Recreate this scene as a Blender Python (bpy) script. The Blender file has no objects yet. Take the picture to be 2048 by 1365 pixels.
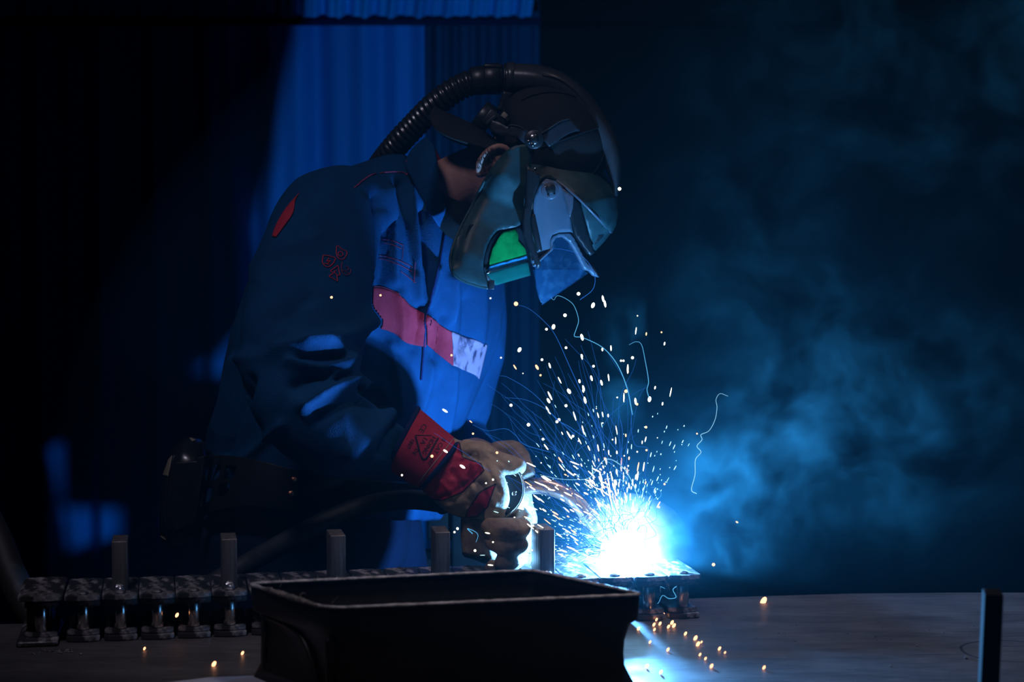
import bpy, bmesh, math, random
import numpy as np
from mathutils import Vector, Matrix, noise
from mathutils.bvhtree import BVHTree
from mathutils.geometry import delaunay_2d_cdt

random.seed(7); rng = np.random.default_rng(7)
sc = bpy.context.scene
COL = sc.collection

# ---------------------------------------------------------------- camera
F = 3960.0                     # focal length in pixels of the 2048 px wide frame
PITCH = math.atan(262.5 / F)
CAMZ, TABLE = 1.49, 0.85
cd = bpy.data.cameras.new('camera'); cam = bpy.data.objects.new('camera', cd); COL.objects.link(cam)
cam.location = (0, 0, CAMZ); cam.rotation_euler = (math.pi/2 - PITCH, 0, 0)
cd.sensor_width = 36; cd.lens = F/2048*36
cd.dof.use_dof = True; cd.dof.focus_distance = 3.2; cd.dof.aperture_fstop = 4.5
cd.clip_start = 0.05
sc.camera = cam
sc.view_settings.view_transform = 'Standard'; sc.view_settings.look = 'None'
sc.view_settings.gamma = 1; sc.view_settings.use_curve_mapping = False
sc.view_settings.exposure = 0.0
sc.cycles.volume_step_rate = 1.0; sc.cycles.volume_max_steps = 32; sc.cycles.adaptive_threshold = 0.025
sc.cycles.volume_bounces = 0; sc.cycles.max_bounces = 5; sc.cycles.diffuse_bounces = 2
sc.cycles.glossy_bounces = 3; sc.cycles.transmission_bounces = 5; sc.cycles.transparent_max_bounces = 10
sc.cycles.caustics_reflective = False; sc.cycles.caustics_refractive = False
sc.cycles.sample_clamp_indirect = 4

cT, sT = math.cos(PITCH), math.sin(PITCH)
def ray(px, py):
    x = (px-1024)/F; y = -(py-682.5)/F
    return Vector((x, cT + y*sT, -sT + y*cT))
def P(px, py, Y):                    # the point seen at px,py that stands Y metres away
    d = ray(px, py); t = Y/d.y
    return Vector((d.x*t, Y, CAMZ + d.z*t))
def T(px, py, z=TABLE):              # the point seen at px,py on a level plane
    d = ray(px, py); t = (z-CAMZ)/d.z
    return Vector((d.x*t, d.y*t, z))
def proj(V):
    V = np.asarray(V, float); x = V[:, 0]; y = V[:, 1]; z = V[:, 2]-CAMZ
    dep = y*cT - z*sT; up = y*sT + z*cT
    return np.stack([1024 + F*x/dep, 682.5 - F*up/dep], 1)

# ---------------------------------------------------------------- world and lights
w = bpy.data.worlds.new('night'); sc.world = w; w.use_nodes = True
w.node_tree.nodes['Background'].inputs[0].default_value = (0.25, 0.45, 1.0, 1)
w.node_tree.nodes['Background'].inputs[1].default_value = 0.0012
ARC = P(1250, 1115, 3.14)
def light(name, kind, loc, energy, color, **k):
    l = bpy.data.lights.new(name, kind); l.energy = energy; l.color = color
    for a, b in k.items(): setattr(l, a, b)
    o = bpy.data.objects.new(name, l); COL.objects.link(o); o.location = loc; return o
arc_light = light('arc_light', 'POINT', ARC, 76, (0.115, 0.43, 1.0), shadow_soft_size=0.010)
def aim(o, tgt):
    o.rotation_euler = (Vector(tgt)-o.location).to_track_quat('-Z', 'Y').to_euler()
hall = light('hall_lamp', 'SPOT', (0.95, 2.75, 3.9), 95, (1.0, 0.86, 0.86), shadow_soft_size=.25, spot_size=math.radians(42), spot_blend=.8)
aim(hall, (0.55, 2.75, 0.85))
hall2 = light('hall_lamp_rear', 'SPOT', (-0.9, 1.65, 3.7), 56, (0.84, 0.78, 1.0), shadow_soft_size=.22, spot_size=math.radians(36), spot_blend=.5)
aim(hall2, (-0.28, 3.32, 1.22))

# ---------------------------------------------------------------- node materials
class NT:
    def __init__(s, mat): s.t = mat.node_tree; s.n = s.t.nodes; s.l = s.t.links
    def add(s, typ, **k):
        nd = s.n.new(typ)
        for a, b in k.items(): setattr(nd, a, b)
        return nd
    def put(s, sock, v):
        if isinstance(v, bpy.types.NodeSocket): s.l.new(v, sock)
        elif v is not None:
            try: sock.default_value = v
            except Exception: sock.default_value = (*v, 1)
    def math(s, op, a, b=None, c=None, clamp=False):
        nd = s.add('ShaderNodeMath', operation=op); nd.use_clamp = clamp
        for i, v in enumerate((a, b, c)):
            if v is not None: s.put(nd.inputs[i], v)
        return nd.outputs[0]
    def vmath(s, op, a, b=None, scale=None):
        nd = s.add('ShaderNodeVectorMath', operation=op)
        s.put(nd.inputs[0], a)
        if b is not None: s.put(nd.inputs[1], b)
        if scale is not None: s.put(nd.inputs[3], scale)
        return nd.outputs['Value'] if op in ('LENGTH', 'DISTANCE', 'DOT_PRODUCT') else nd.outputs[0]
    def noise(s, vec, scale, detail=4, rough=.5, dist=0.0, out=0):
        nd = s.add('ShaderNodeTexNoise')
        if vec is not None: s.put(nd.inputs['Vector'], vec)
        s.put(nd.inputs['Scale'], scale); nd.inputs['Detail'].default_value = detail
        nd.inputs['Roughness'].default_value = rough; nd.inputs['Distortion'].default_value = dist
        return nd.outputs[out]
    def ramp(s, fac, stops):
        nd = s.add('ShaderNodeValToRGB'); s.put(nd.inputs[0], fac); cr = nd.color_ramp
        while len(cr.elements) > 1: cr.elements.remove(cr.elements[-1])
        cr.elements[0].position = stops[0][0]; cr.elements[0].color = _c(stops[0][1])
        for p_, c_ in stops[1:]:
            e = cr.elements.new(p_); e.color = _c(c_)
        return nd.outputs[0]
    def mix(s, fac, a, b):
        nd = s.add('ShaderNodeMix', data_type='RGBA'); s.put(nd.inputs[0], fac)
        s.put(nd.inputs[6], _c(a) if isinstance(a, tuple) else a); s.put(nd.inputs[7], _c(b) if isinstance(b, tuple) else b)
        return nd.outputs[2]
    def mapping(s, vec, scale=(1, 1, 1), rot=(0, 0, 0), loc=(0, 0, 0)):
        nd = s.add('ShaderNodeMapping'); s.put(nd.inputs[0], vec)
        nd.inputs['Scale'].default_value = scale; nd.inputs['Rotation'].default_value = rot; nd.inputs['Location'].default_value = loc
        return nd.outputs[0]
    def coord(s, k='Object'): return s.add('ShaderNodeTexCoord').outputs[k]
    def attr(s, name): return s.add('ShaderNodeAttribute', attribute_name=name).outputs['Fac']
def _c(c): return (c, c, c, 1) if isinstance(c, (int, float)) else (*c[:3], 1)

def principled(name, base, rough=.5, metal=0., bump=None, spec=None, sheen=0., coat=0., build=None, trans=0., alpha=None):
    """base colour or a function (nt, vec) -> socket; bump = (scale, strength, detail, stretch)"""
    m = bpy.data.materials.new(name); m.use_nodes = True; nt = NT(m); b = nt.n['Principled BSDF']
    vec = nt.coord()
    if callable(base): nt.put(b.inputs['Base Color'], base(nt, vec))
    else: b.inputs['Base Color'].default_value = _c(base)
    if callable(rough): nt.put(b.inputs['Roughness'], rough(nt, vec))
    else: b.inputs['Roughness'].default_value = rough
    b.inputs['Metallic'].default_value = metal
    if spec is not None: b.inputs['Specular IOR Level'].default_value = spec
    if sheen: b.inputs['Sheen Weight'].default_value = sheen; b.inputs['Sheen Roughness'].default_value = .4
    if coat: b.inputs['Coat Weight'].default_value = coat; b.inputs['Coat Roughness'].default_value = .12
    if trans: b.inputs['Transmission Weight'].default_value = trans
    if alpha is not None: b.inputs['Alpha'].default_value = alpha
    if bump:
        sc_, st, de = bump[:3]; v = vec
        if len(bump) > 3: v = nt.mapping(vec, bump[3])
        h = nt.noise(v, sc_, de)
        bn = nt.add('ShaderNodeBump'); bn.inputs['Strength'].default_value = st; bn.inputs['Distance'].default_value = .003
        nt.put(bn.inputs['Height'], h); nt.put(b.inputs['Normal'], bn.outputs[0])
    return m
def blotch(c1, c2, scale=8, lo=.35, hi=.65, stretch=None):
    def f(nt, vec):
        v = nt.mapping(vec, stretch) if stretch else vec
        return nt.ramp(nt.noise(v, scale, 6, .6), [(lo, c1), (hi, c2)])
    return f
def emit(name, color, strength):
    m = bpy.data.materials.new(name); m.use_nodes = True; nt = NT(m)
    nt.n.remove(nt.n['Principled BSDF']); e = nt.add('ShaderNodeEmission')
    e.inputs[0].default_value = _c(color); e.inputs[1].default_value = strength
    nt.l.new(e.outputs[0], nt.n['Material Output'].inputs[0]); m.cycles.emission_sampling = 'NONE'
    return m

M = {}
M['jacket'] = principled('navy_cotton', blotch((.004, .040, .115), (.006, .058, .165), 14), .85, bump=(420, .35, 3), spec=.15)
M['navy'] = principled('dark_navy_trim', (.006, .012, .07), .8, bump=(400, .3, 2), spec=.2)
M['red_cloth'] = principled('red_cotton', blotch((.42, .018, .04), (.5, .03, .06), 30), .8, bump=(420, .35, 3), spec=.2)
M['label_cloth'] = principled('worn_pale_panel', blotch((.06, .04, .09), (.42, .24, .34), 60, .36, .50, (1, 1, .6)), .75, spec=.2)
M['red_thread'] = principled('red_thread', (.75, .02, .03), .7)
M['dull_thread'] = principled('dull_red_thread', (.35, .02, .06), .8)
M['trousers'] = principled('trouser_cotton', (.004, .009, .030), .9, bump=(300, .3, 3), spec=.15)
M['black_cloth'] = principled('black_cloth', (.007, .007, .009), .85, bump=(350, .3, 2), spec=.15)
M['skin'] = principled('skin', blotch((.36, .19, .15), (.46, .25, .20), 40), .55, bump=(260, .15, 3), spec=.35)
M['hair'] = principled('hair', (.012, .008, .006), .6)
M['cap'] = principled('cap_cloth', (.018, .018, .02), .85, bump=(420, .3, 2), spec=.2)
M['black_plastic'] = principled('black_plastic', (.016, .018, .021), .38, bump=(60, .06, 3))
M['strap_plastic'] = principled('strap_plastic', (.03, .032, .04), .42, bump=(40, .05, 2))
M['duct'] = principled('duct_rubber', blotch((.030, .032, .036), (.048, .049, .054), 25), .27, bump=(45, .15, 4))
M['shell'] = principled('helmet_shell', blotch((.014, .042, .048), (.024, .066, .072), 30, .42, .6), .46, bump=(70, .05, 3), spec=.35)
M['shell_pale'] = principled('visor_plate', blotch((.09, .125, .17), (.12, .15, .20), 20), .35, bump=(50, .04, 3))
M['hose'] = principled('hose_rubber', (.02, .02, .023), .26, spec=.7)
M['steel_pin'] = principled('polished_steel', (.55, .5, .47), .22, 1.0, bump=(30, .1, 2, (1, 1, .05)))
M['chrome'] = principled('chrome', (.7, .7, .7), .18, 1.0)
M['copper'] = principled('copper_rivet', (.75, .32, .17), .35, 1.0)
M['beige'] = principled('beige_label', (.30, .27, .20), .6)
M['blower'] = principled('blower_housing', blotch((.012, .013, .015), (.022, .024, .026), 12), .3, bump=(50, .08, 3), coat=.2)
M['belt'] = principled('belt_rubber', (.014, .015, .017), .33, bump=(60, .2, 3))
def steel_base(nt, vec):
    s1 = nt.noise(nt.mapping(vec, (3, 3, 60)), 8, 5, .6)
    s2 = nt.noise(vec, 26, 5, .65)
    return nt.mix(nt.ramp(s2, [(.52, 0.), (.66, 1.)]), nt.ramp(s1, [(.3, (.07, .065, .07)), (.7, (.16, .15, .155))]), (.34, .33, .34))
M['link_steel'] = principled('worn_link_steel', blotch((.055, .055, .06), (.62, .58, .60), 52, .50, .68, (1, .35, 1)), .40, .4, bump=(70, .35, 5))
M['post_steel'] = principled('sawn_bar_steel', blotch((.13, .12, .12), (.24, .21, .20), 120, .35, .65, (1, 1, .08)), .45, .55, bump=(200, .5, 2, (1, 1, .06)))
M['weld'] = principled('weld_bead', blotch((.25, .25, .3), (.8, .8, .85), 90), .25, .9, bump=(180, .6, 3))
M['crate'] = principled('crate_plastic', blotch((.010, .011, .013), (.020, .021, .023), 9), .42, bump=(30, .08, 4))
M['crate_rim'] = principled('scuffed_crate_rim', blotch((.20, .20, .21), (.62, .59, .62), 60, .38, .66), .5, bump=(160, .6, 4))
M['frayed'] = principled('frayed_plastic', blotch((.06, .055, .055), (.25, .22, .2), 90), .8, bump=(200, .8, 4))
M['brass_tube'] = principled('torch_tube', blotch((.50, .33, .26), (.68, .50, .42), 30), .3, .85, bump=(60, .1, 3))
M['torch_plastic'] = principled('torch_handle_plastic', (.02, .03, .035), .4)
M['cable'] = principled('cable_rubber', blotch((.02, .022, .025), (.06, .06, .06), 40, .55, .8), .6)
M['print'] = principled('black_print', (.03, .004, .01), .8)
M['slag'] = principled('slag', blotch((.03, .03, .03), (.3, .3, .3), 200), .6, .4)
M['paper'] = principled('pale_sheet', (.55, .56, .65), .4)
M['black_wall'] = principled('black_wall', blotch((.010, .012, .014), (.020, .022, .024), 1.2), .8)
M['beam'] = principled('dark_beam', (.006, .006, .007), .8)
M['floor'] = principled('concrete_floor', blotch((.03, .03, .03), (.06, .06, .06), 3), .8)
def table_base(nt, vec):
    n1 = nt.noise(nt.mapping(vec, (2.2, 9, 1)), 3, 6, .65)
    n2 = nt.noise(nt.mapping(vec, (3, 60, 1), (0, 0, .25)), 6, 4, .7)
    n3 = nt.noise(nt.mapping(vec, (4, 80, 1), (0, 0, -.5)), 3, 3, .6)
    base = nt.ramp(n1, [(.3, (.085, .08, .085)), (.72, (.15, .14, .148))])
    base = nt.mix(nt.ramp(n2, [(.60, 0.), (.68, .7)]), base, (.30, .29, .31))
    base = nt.mix(nt.ramp(n3, [(.34, .8), (.42, 0.)]), base, (.045, .043, .045))
    c = T(2020, 1303); pos = nt.vmath('DISTANCE', vec, (c.x, c.y, c.z))      # a scribed ring
    wob = nt.math('ADD', pos, nt.math('MULTIPLY', nt.noise(vec, 14, 2), .012))
    ring = nt.math('LESS_THAN', nt.math('ABSOLUTE', nt.math('SUBTRACT', wob, .075)), .0022)
    return nt.mix(nt.math('MULTIPLY', ring, .85), base, (.018, .018, .02))
M['table'] = principled('scratched_steel_plate', table_base, lambda nt, v: nt.ramp(nt.noise(v, 12, 5), [(.3, .38), (.7, .6)]), .35, bump=(26, .25, 5, (1, 6, 1)))
def curtain_mat(name, c1, c2):
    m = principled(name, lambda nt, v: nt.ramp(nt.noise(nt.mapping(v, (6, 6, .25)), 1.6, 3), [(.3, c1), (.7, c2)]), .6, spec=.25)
    return m
M['curtain'] = curtain_mat('blue_curtain', (.002, .20, .58), (.003, .27, .78))
M['valance'] = curtain_mat('valance_cloth', (.003, .28, .75), (.004, .38, .90))  # extra brightness from facing the arc is put into this blue
M['machine_paint'] = principled('dull_black_paint', blotch((.003, .003, .004), (.008, .008, .009), 8), .8, spec=.1)
M['curtain_dark'] = curtain_mat('dark_blue_curtain', (.002, .055, .14), (.003, .07, .18))  # soft shade on the curtain's right part, put into a darker blue

def leather(name, tan1, tan2, red1, red2):
    def base(nt, vec):
        tan = nt.ramp(nt.noise(vec, 60, 6, .65), [(.3, tan1), (.7, tan2)])
        red = nt.ramp(nt.noise(vec, 50, 4), [(.3, red1), (.7, red2)])
        a = nt.attr('tan'); k = nt.math('GREATER_THAN', a, 0.0)
        seam = nt.math('LESS_THAN', nt.math('ABSOLUTE', a), .0011)
        return nt.mix(seam, nt.mix(k, red, tan), (.03, .015, .02))
    return principled(name, base, .62, bump=(120, .5, 5), spec=.4)
M['glove'] = leather('glove_leather', (.30, .20, .125), (.46, .33, .22), (.40, .008, .035), (.52, .012, .05))
M['glove_brown'] = leather('worn_glove_leather', (.13, .085, .06), (.30, .21, .15), (.3, .01, .03), (.4, .015, .045))

# ---------------------------------------------------------------- object helpers
def tag(o, label=None, cat=None, group=None, kind=None):
    if label: o['label'] = label
    if cat: o['category'] = cat
    if group: o['group'] = group
    if kind: o['kind'] = kind
    return o
def empty(name, loc, label=None, cat=None, group=None, rot=(0, 0, 0)):
    o = bpy.data.objects.new(name, None); COL.objects.link(o); o.location = loc; o.rotation_euler = rot
    o.empty_display_size = .05
    return tag(o, label, cat, group)
def link(name, me, mat, parent=None, smooth=True, world=True):
    o = bpy.data.objects.new(name, me); COL.objects.link(o)
    if mat is not None:
        for x in (mat if isinstance(mat, (list, tuple)) else [mat]): me.materials.append(x)
    if smooth:
        for p_ in me.polygons: p_.use_smooth = True
    if parent is not None:
        o.parent = parent
        if world:
            mw = Matrix.Identity(4); q = parent; ch = []
            while q is not None: ch.append(q); q = q.parent
            for q in reversed(ch): mw = mw @ q.matrix_parent_inverse @ q.matrix_basis
            o.matrix_parent_inverse = mw.inverted()
    return o
def mesh(name, V, Fc):
    me = bpy.data.meshes.new(name); me.from_pydata([tuple(v) for v in V], [], [tuple(f) for f in Fc]); me.validate(); me.update()
    return me
def from_bm(name, bm):
    me = bpy.data.meshes.new(name); bm.normal_update(); bm.to_mesh(me); bm.free(); return me
def catmull(pts, n):
    """n points along a smooth curve through pts (any dimension)"""
    A = np.asarray(pts, float)
    if len(A) < 3:
        t = np.linspace(0, 1, n)[:, None]; return A[0]*(1-t) + A[-1]*t
    E = np.vstack([2*A[0]-A[1], A, 2*A[-1]-A[-2]]); out = []
    for t in np.linspace(0, len(A)-1, n):
        i = min(int(t), len(A)-2); u = t-i; p0, p1, p2, p3 = E[i:i+4]
        out.append(.5*((2*p1) + (-p0+p2)*u + (2*p0-5*p1+4*p2-p3)*u*u + (-p0+3*p1-3*p2+p3)*u**3))
    return np.array(out)
def loft(rings, closed_ends=True):
    """rings: list of (n,3) arrays"""
    n = len(rings[0]); V = np.vstack(rings); Fc = []
    for i in range(len(rings)-1):
        for j in range(n):
            a = i*n+j; b = i*n+(j+1) % n; Fc.append((a, b, b+n, a+n))
    if closed_ends:
        Fc.append(tuple(range(n))[::-1]); Fc.append(tuple(range((len(rings)-1)*n, len(rings)*n)))
    return V, Fc
def tube_rings(path, rad, n=16, flat=None, steps=None, up=(0, -1, 0)):
    """path: 3D points, rad: radii; a tube with parallel frames; flat = depth factor per station"""
    k = steps or len(path)*6
    D = np.hstack([np.asarray(path, float), np.asarray(rad, float).reshape(len(path), -1)])
    D = catmull(D, k); pts = D[:, :3]; r = D[:, 3:]
    tan = np.gradient(pts, axis=0); tan /= np.linalg.norm(tan, axis=1)[:, None]+1e-12
    u = np.array(up, float); rings = []
    for i in range(k):
        u = u - tan[i]*np.dot(u, tan[i]); u /= np.linalg.norm(u)+1e-12
        v = np.cross(tan[i], u); a = np.linspace(0, 2*np.pi, n, endpoint=False)
        ru = r[i, 1] if r.shape[1] > 1 else r[i, 0]
        rings.append(pts[i] + np.outer(np.cos(a)*ru, u) + np.outer(np.sin(a)*r[i, 0], v))
    return rings
def tube(name, path, rad, mat, parent=None, n=16, steps=None, up=(0, -1, 0)):
    if isinstance(rad, (int, float)): rad = [rad]*len(path)
    V, Fc = loft(tube_rings(path, rad, n, steps=steps, up=up))
    return link(name, mesh(name, V, Fc), mat, parent)
def joinVF(parts):
    V, Fc, o = [], [], 0
    for v, f in parts:
        V.append(np.asarray(v)); Fc += [tuple(i+o for i in q) for q in f]; o += len(v)
    return np.vstack(V), Fc
def ellipsoid(c, r, axes=None, nu=28, nv=18):
    a = np.asarray(axes, float) if axes is not None else np.eye(3); V, Fc = [], []
    for i in range(nv+1):
        th = np.pi*(i+.001*(i == 0)-.001*(i == nv))/nv
        for j in range(nu):
            ph = 2*np.pi*j/nu
            V.append(np.array(c) + r[0]*math.sin(th)*math.cos(ph)*a[0] + r[1]*math.sin(th)*math.sin(ph)*a[1] + r[2]*math.cos(th)*a[2])
    for i in range(nv):
        for j in range(nu):
            Fc.append((i*nu+j, (i+1)*nu+j, (i+1)*nu+(j+1) % nu, i*nu+(j+1) % nu))
    return np.array(V), Fc
def remesh(V, Fc, voxel, smooth=4, name='tmp'):
    me = mesh(name, V, Fc); o = bpy.data.objects.new(name, me); COL.objects.link(o)
    md = o.modifiers.new('r', 'REMESH'); md.mode = 'VOXEL'; md.voxel_size = voxel; md.adaptivity = 0
    if smooth:
        s = o.modifiers.new('s', 'SMOOTH'); s.iterations = smooth; s.factor = .5
    dg = bpy.context.evaluated_depsgraph_get(); dg.update()
    out = bpy.data.meshes.new_from_object(o.evaluated_get(dg)); bpy.data.objects.remove(o)
    return out
def getV(me):
    a = np.empty(len(me.vertices)*3); me.vertices.foreach_get('co', a); return a.reshape(-1, 3)
def getN(me):
    a = np.empty(len(me.vertices)*3); me.vertices.foreach_get('normal', a); return a.reshape(-1, 3)
def setV(me, V): me.vertices.foreach_set('co', V.ravel()); me.update()
def polydist(Q, line):
    """distance of points Q (n,2) to an open polyline"""
    L = np.asarray(line, float); d = np.full(len(Q), 1e9)
    for a, b in zip(L[:-1], L[1:]):
        ab = b-a; t = np.clip(((Q-a)@ab)/(ab@ab+1e-12), 0, 1)
        d = np.minimum(d, np.linalg.norm(Q-(a+t[:, None]*ab), axis=1))
    return d
def inside(Q, poly):
    Pn = np.asarray(poly, float); r = np.zeros(len(Q), bool); j = len(Pn)-1
    for i in range(len(Pn)):
        xi, yi = Pn[i]; xj, yj = Pn[j]
        c = ((yi > Q[:, 1]) != (yj > Q[:, 1])) & (Q[:, 0] < (xj-xi)*(Q[:, 1]-yi)/((yj-yi) or 1e-9)+xi); r ^= c; j = i
    return r
def sdpoly(Q, poly):
    d = polydist(Q, list(poly)+[poly[0]]); return np.where(inside(Q, poly), d, -d)
def plate(name, outline, depth, mat, parent=None, thick=.003, cell=9, mirror=None, smooth_outline=0, bevel=0.0, holes=()):
    """a curved sheet of real thickness: outline in pixels, depth(Q)->Y; mirror = mid-plane Y adds the far side"""
    O = np.asarray(outline, float)
    if smooth_outline:
        O = catmull(np.vstack([O, O[:1]]), smooth_outline*len(O))[:-1]
    else:
        o2 = []
        for a, b in zip(O, np.roll(O, -1, 0)):
            k = max(1, int(np.linalg.norm(b-a)/cell))
            for i in range(k): o2.append(a+(b-a)*i/k)
        O = np.array(o2)
    mn, mx = O.min(0), O.max(0)
    gx, gy = np.meshgrid(np.arange(mn[0], mx[0], cell), np.arange(mn[1], mx[1], cell)); G = np.stack([gx.ravel(), gy.ravel()], 1)
    G = G[sdpoly(G, O) > cell*.45]
    for h in holes: G = G[sdpoly(G, h) < -cell*.45]
    pts = [Vector(p_) for p_ in O]; edges = [(i, (i+1) % len(O)) for i in range(len(O))]
    faces = [list(range(len(O)))]
    for h in holes:
        s0 = len(pts); pts += [Vector(p_) for p_ in h]; edges += [(s0+i, s0+(i+1) % len(h)) for i in range(len(h))]
    pts += [Vector(p_) for p_ in G]
    vs, es, fs, *_ = delaunay_2d_cdt(pts, edges, faces if not holes else [], 2 if holes else 1, 1e-4)
    Q = np.array([tuple(v) for v in vs]); Y = depth(Q)
    keep = []
    for f in fs:
        c = Q[list(f)].mean(0)[None]
        if inside(c, O)[0] and not any(inside(c, h)[0] for h in holes): keep.append(tuple(f))
    V = np.array([P(q[0], q[1], y) for q, y in zip(Q, Y)])
    parts = [(V, keep)]
    if mirror is not None and abs(Y-mirror).min() > .004:      # two separate pieces: the far one is an object of its own
        V2 = V.copy(); V2[:, 1] = 2*mirror-V2[:, 1]
        o = link(name, mesh(name, V2, [f[::-1] for f in keep]), mat, parent)
        md = o.modifiers.new('thick', 'SOLIDIFY'); md.thickness = thick; md.offset = 0; mirror = None
    if mirror is not None:
        V2 = V.copy(); V2[:, 1] = 2*mirror-V2[:, 1]; parts.append((V2, [f[::-1] for f in keep]))
    V, Fc = joinVF(parts)
    bm = bmesh.new(); bv = [bm.verts.new(v) for v in V]
    for f in Fc:
        try: bm.faces.new([bv[i] for i in f])
        except ValueError: pass
    bmesh.ops.remove_doubles(bm, verts=bm.verts, dist=.0006)
    bmesh.ops.recalc_face_normals(bm, faces=bm.faces)
    o = link(name, from_bm(name, bm), mat, parent)
    md = o.modifiers.new('thick', 'SOLIDIFY'); md.thickness = thick; md.offset = 0
    if bevel:
        b = o.modifiers.new('bev', 'BEVEL'); b.width = bevel; b.segments = 2; b.limit_method = 'ANGLE'; b.angle_limit = 1.0
    md2 = o.modifiers.new('wn', 'WEIGHTED_NORMAL'); md2.keep_sharp = True
    return o
def ridge(line, R, W, Ym, power=.5):
    """side surface that reaches the middle plane Ym along `line` and is W in front of it R px further in"""
    def f(Q):
        t = np.clip(polydist(Q, line)/R, 0, 1); return Ym - W*(1-(1-t)**2)**power
    return f
def box_bm(bm, c, s, R=None):
    vs = []
    for dx in (-.5, .5):
        for dy in (-.5, .5):
            for dz in (-.5, .5):
                v = Vector((dx*s[0], dy*s[1], dz*s[2]))
                if R is not None: v = R @ v
                vs.append(bm.verts.new(Vector(c)+v))
    for f in ((0, 1, 3, 2), (4, 6, 7, 5), (0, 4, 5, 1), (2, 3, 7, 6), (0, 2, 6, 4), (1, 5, 7, 3)): bm.faces.new([vs[i] for i in f])
def bevel_bm(bm, w_, seg=2):
    bmesh.ops.recalc_face_normals(bm, faces=bm.faces)
    bmesh.ops.bevel(bm, geom=list(bm.edges), offset=w_, segments=seg, profile=.5, affect='EDGES', clamp_overlap=True)
def cyl_part(c, axis, r, h, n=20, r2=None, dome=0.0):
    """V,F of a cylinder centred on c with small chamfers"""
    ax = Vector(axis).normalized(); u = ax.orthogonal().normalized(); v = ax.cross(u); r2 = r if r2 is None else r2
    prof = [(-h/2, r*.9), (-h/2+min(h*.15, r*.1), r), (h/2-min(h*.15, r*.1), r2), (h/2, r2*.9)]
    if dome: prof += [(h/2+dome*.6, r2*.6), (h/2+dome, r2*.1)]
    rings = []
    for z_, rr in prof:
        rings.append(np.array([tuple(Vector(c)+ax*z_+(u*math.cos(a)+v*math.sin(a))*rr) for a in np.linspace(0, 2*math.pi, n, endpoint=False)]))
    return loft(rings)

# ================================================================ SETTING
def struct(name, bm, mat): return tag(link(name, from_bm(name, bm), mat, smooth=False), kind='structure')
bm = bmesh.new(); box_bm(bm, (0, 4.5, -.05), (12, 12, .1)); struct('floor', bm, M['floor'])
bm = bmesh.new(); box_bm(bm, (1, 9.1, 2.2), (12, .2, 4.6)); struct('wall_back', bm, M['black_wall'])
bm = bmesh.new(); box_bm(bm, (1.2, 8.4, P(1500, 25, 8.4).z+.06), (9.2, .25, .22)); struct('trim_1', bm, M['beam'])

def pleats(name, x0, x1, y0, ztop, zbot, waves, amp, mat, parent=None, nx=420, nz=40, seed=0, drift=.0, thick=.004, lean=None):
    V, Fc = [], []
    for k in range(nz+1):
        v = k/nz; z = ztop+(zbot-ztop)*v
        for i in range(nx+1):
            u = i/nx; x = x0+(x1-x0)*u
            s = noise.noise(Vector((u*waves*.33+seed, v*.7, seed)))
            ph = u*waves*2*math.pi + 1.6*s
            sh = lean(u)*v if lean else 0
            y = y0 + amp*(math.sin(ph)*(.6+.5*s) + .35*math.sin(2.1*ph+1+seed)) + drift*noise.noise(Vector((u*3, v*2.5, seed+5)))
            V.append((x+sh, y, z))
    for k in range(nz):
        for i in range(nx):
            a = k*(nx+1)+i; Fc.append((a, a+nx+1, a+nx+2, a+1))
    o = link(name, mesh(name, V, Fc), mat, parent)
    md = o.modifiers.new('t', 'SOLIDIFY'); md.thickness = thick
    return o
YC = 6.02
xe = P(1080, 300, YC).x
cur = empty('welding_curtain', (P(700, 300, YC).x, YC, 0), 'broad pleated blue welding curtain hanging behind the welder', 'curtain')
pleats('curtain_panel', -3.4, P(850, 300, YC).x, YC, P(500, 58, YC).z+.12, .05, 17, .030, M['curtain'], cur, nx=700, seed=1, drift=.03)
pleats('curtain_panel', P(846, 300, YC).x, xe, YC+.05, P(500, 58, YC).z+.12, .05, 4, .022, M['curtain_dark'], cur, nx=200, seed=4, drift=.02)  # right part of the curtain, its shade held in the colour
val = empty('curtain_valance', P(900, 0, YC-.12), 'gathered blue valance strip across the top of the curtain', 'curtain')
za, zb = P(800, -90, YC-.12).z, P(800, 38, YC-.12).z
pleats('valance_cloth', -3.2, xe, YC-.12, za, zb, 40, .020, M['valance'], val, nx=1100, nz=10, seed=9, lean=lambda u: -.03*max(0, (u-.8)*5))
bm = bmesh.new(); box_bm(bm, ((xe-3.2)/2, YC-.12, zb-.008), (xe+3.2, .03, .02)); link('hem_band', from_bm('hem_band', bm), M['navy'], val)

# table: a big steel plate on legs
tb = empty('welding_table', (0.1, 2.6, 0), 'large scratched steel welding table under the chain links and crate', 'table')
far = [(-700, 1262), (-200, 1252), (60, 1248), (700, 1224), (1400, 1197), (1560, 1192), (1700, 1188), (1900, 1186), (2048, 1186), (2500, 1190)]
pts = [T(*p_) for p_ in far]; yn = 1.95
out = [(p_.x, p_.y) for p_ in pts] + [(pts[-1].x, yn), (pts[0].x, yn)]
bm = bmesh.new(); top = [bm.verts.new((x, y, TABLE)) for x, y in out]; bot = [bm.verts.new((x, y, TABLE-.025)) for x, y in out]
bm.faces.new(top); bm.faces.new(bot[::-1])
for i in range(len(top)): bm.faces.new((top[i], bot[i], bot[(i+1) % len(top)], top[(i+1) % len(top)]))
bmesh.ops.recalc_face_normals(bm, faces=bm.faces)
link('table_top', from_bm('table_top', bm), M['table'], tb, smooth=False)
for x, y in ((-1.1, 2.1), (-1.1, 2.85), (1.1, 2.1), (1.1, 3.1)):
    bm = bmesh.new(); box_bm(bm, (x, y, (TABLE-.025)/2), (.06, .06, TABLE-.025)); bevel_bm(bm, .004); link('leg', from_bm('leg', bm), M['black_plastic'], tb)

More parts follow.
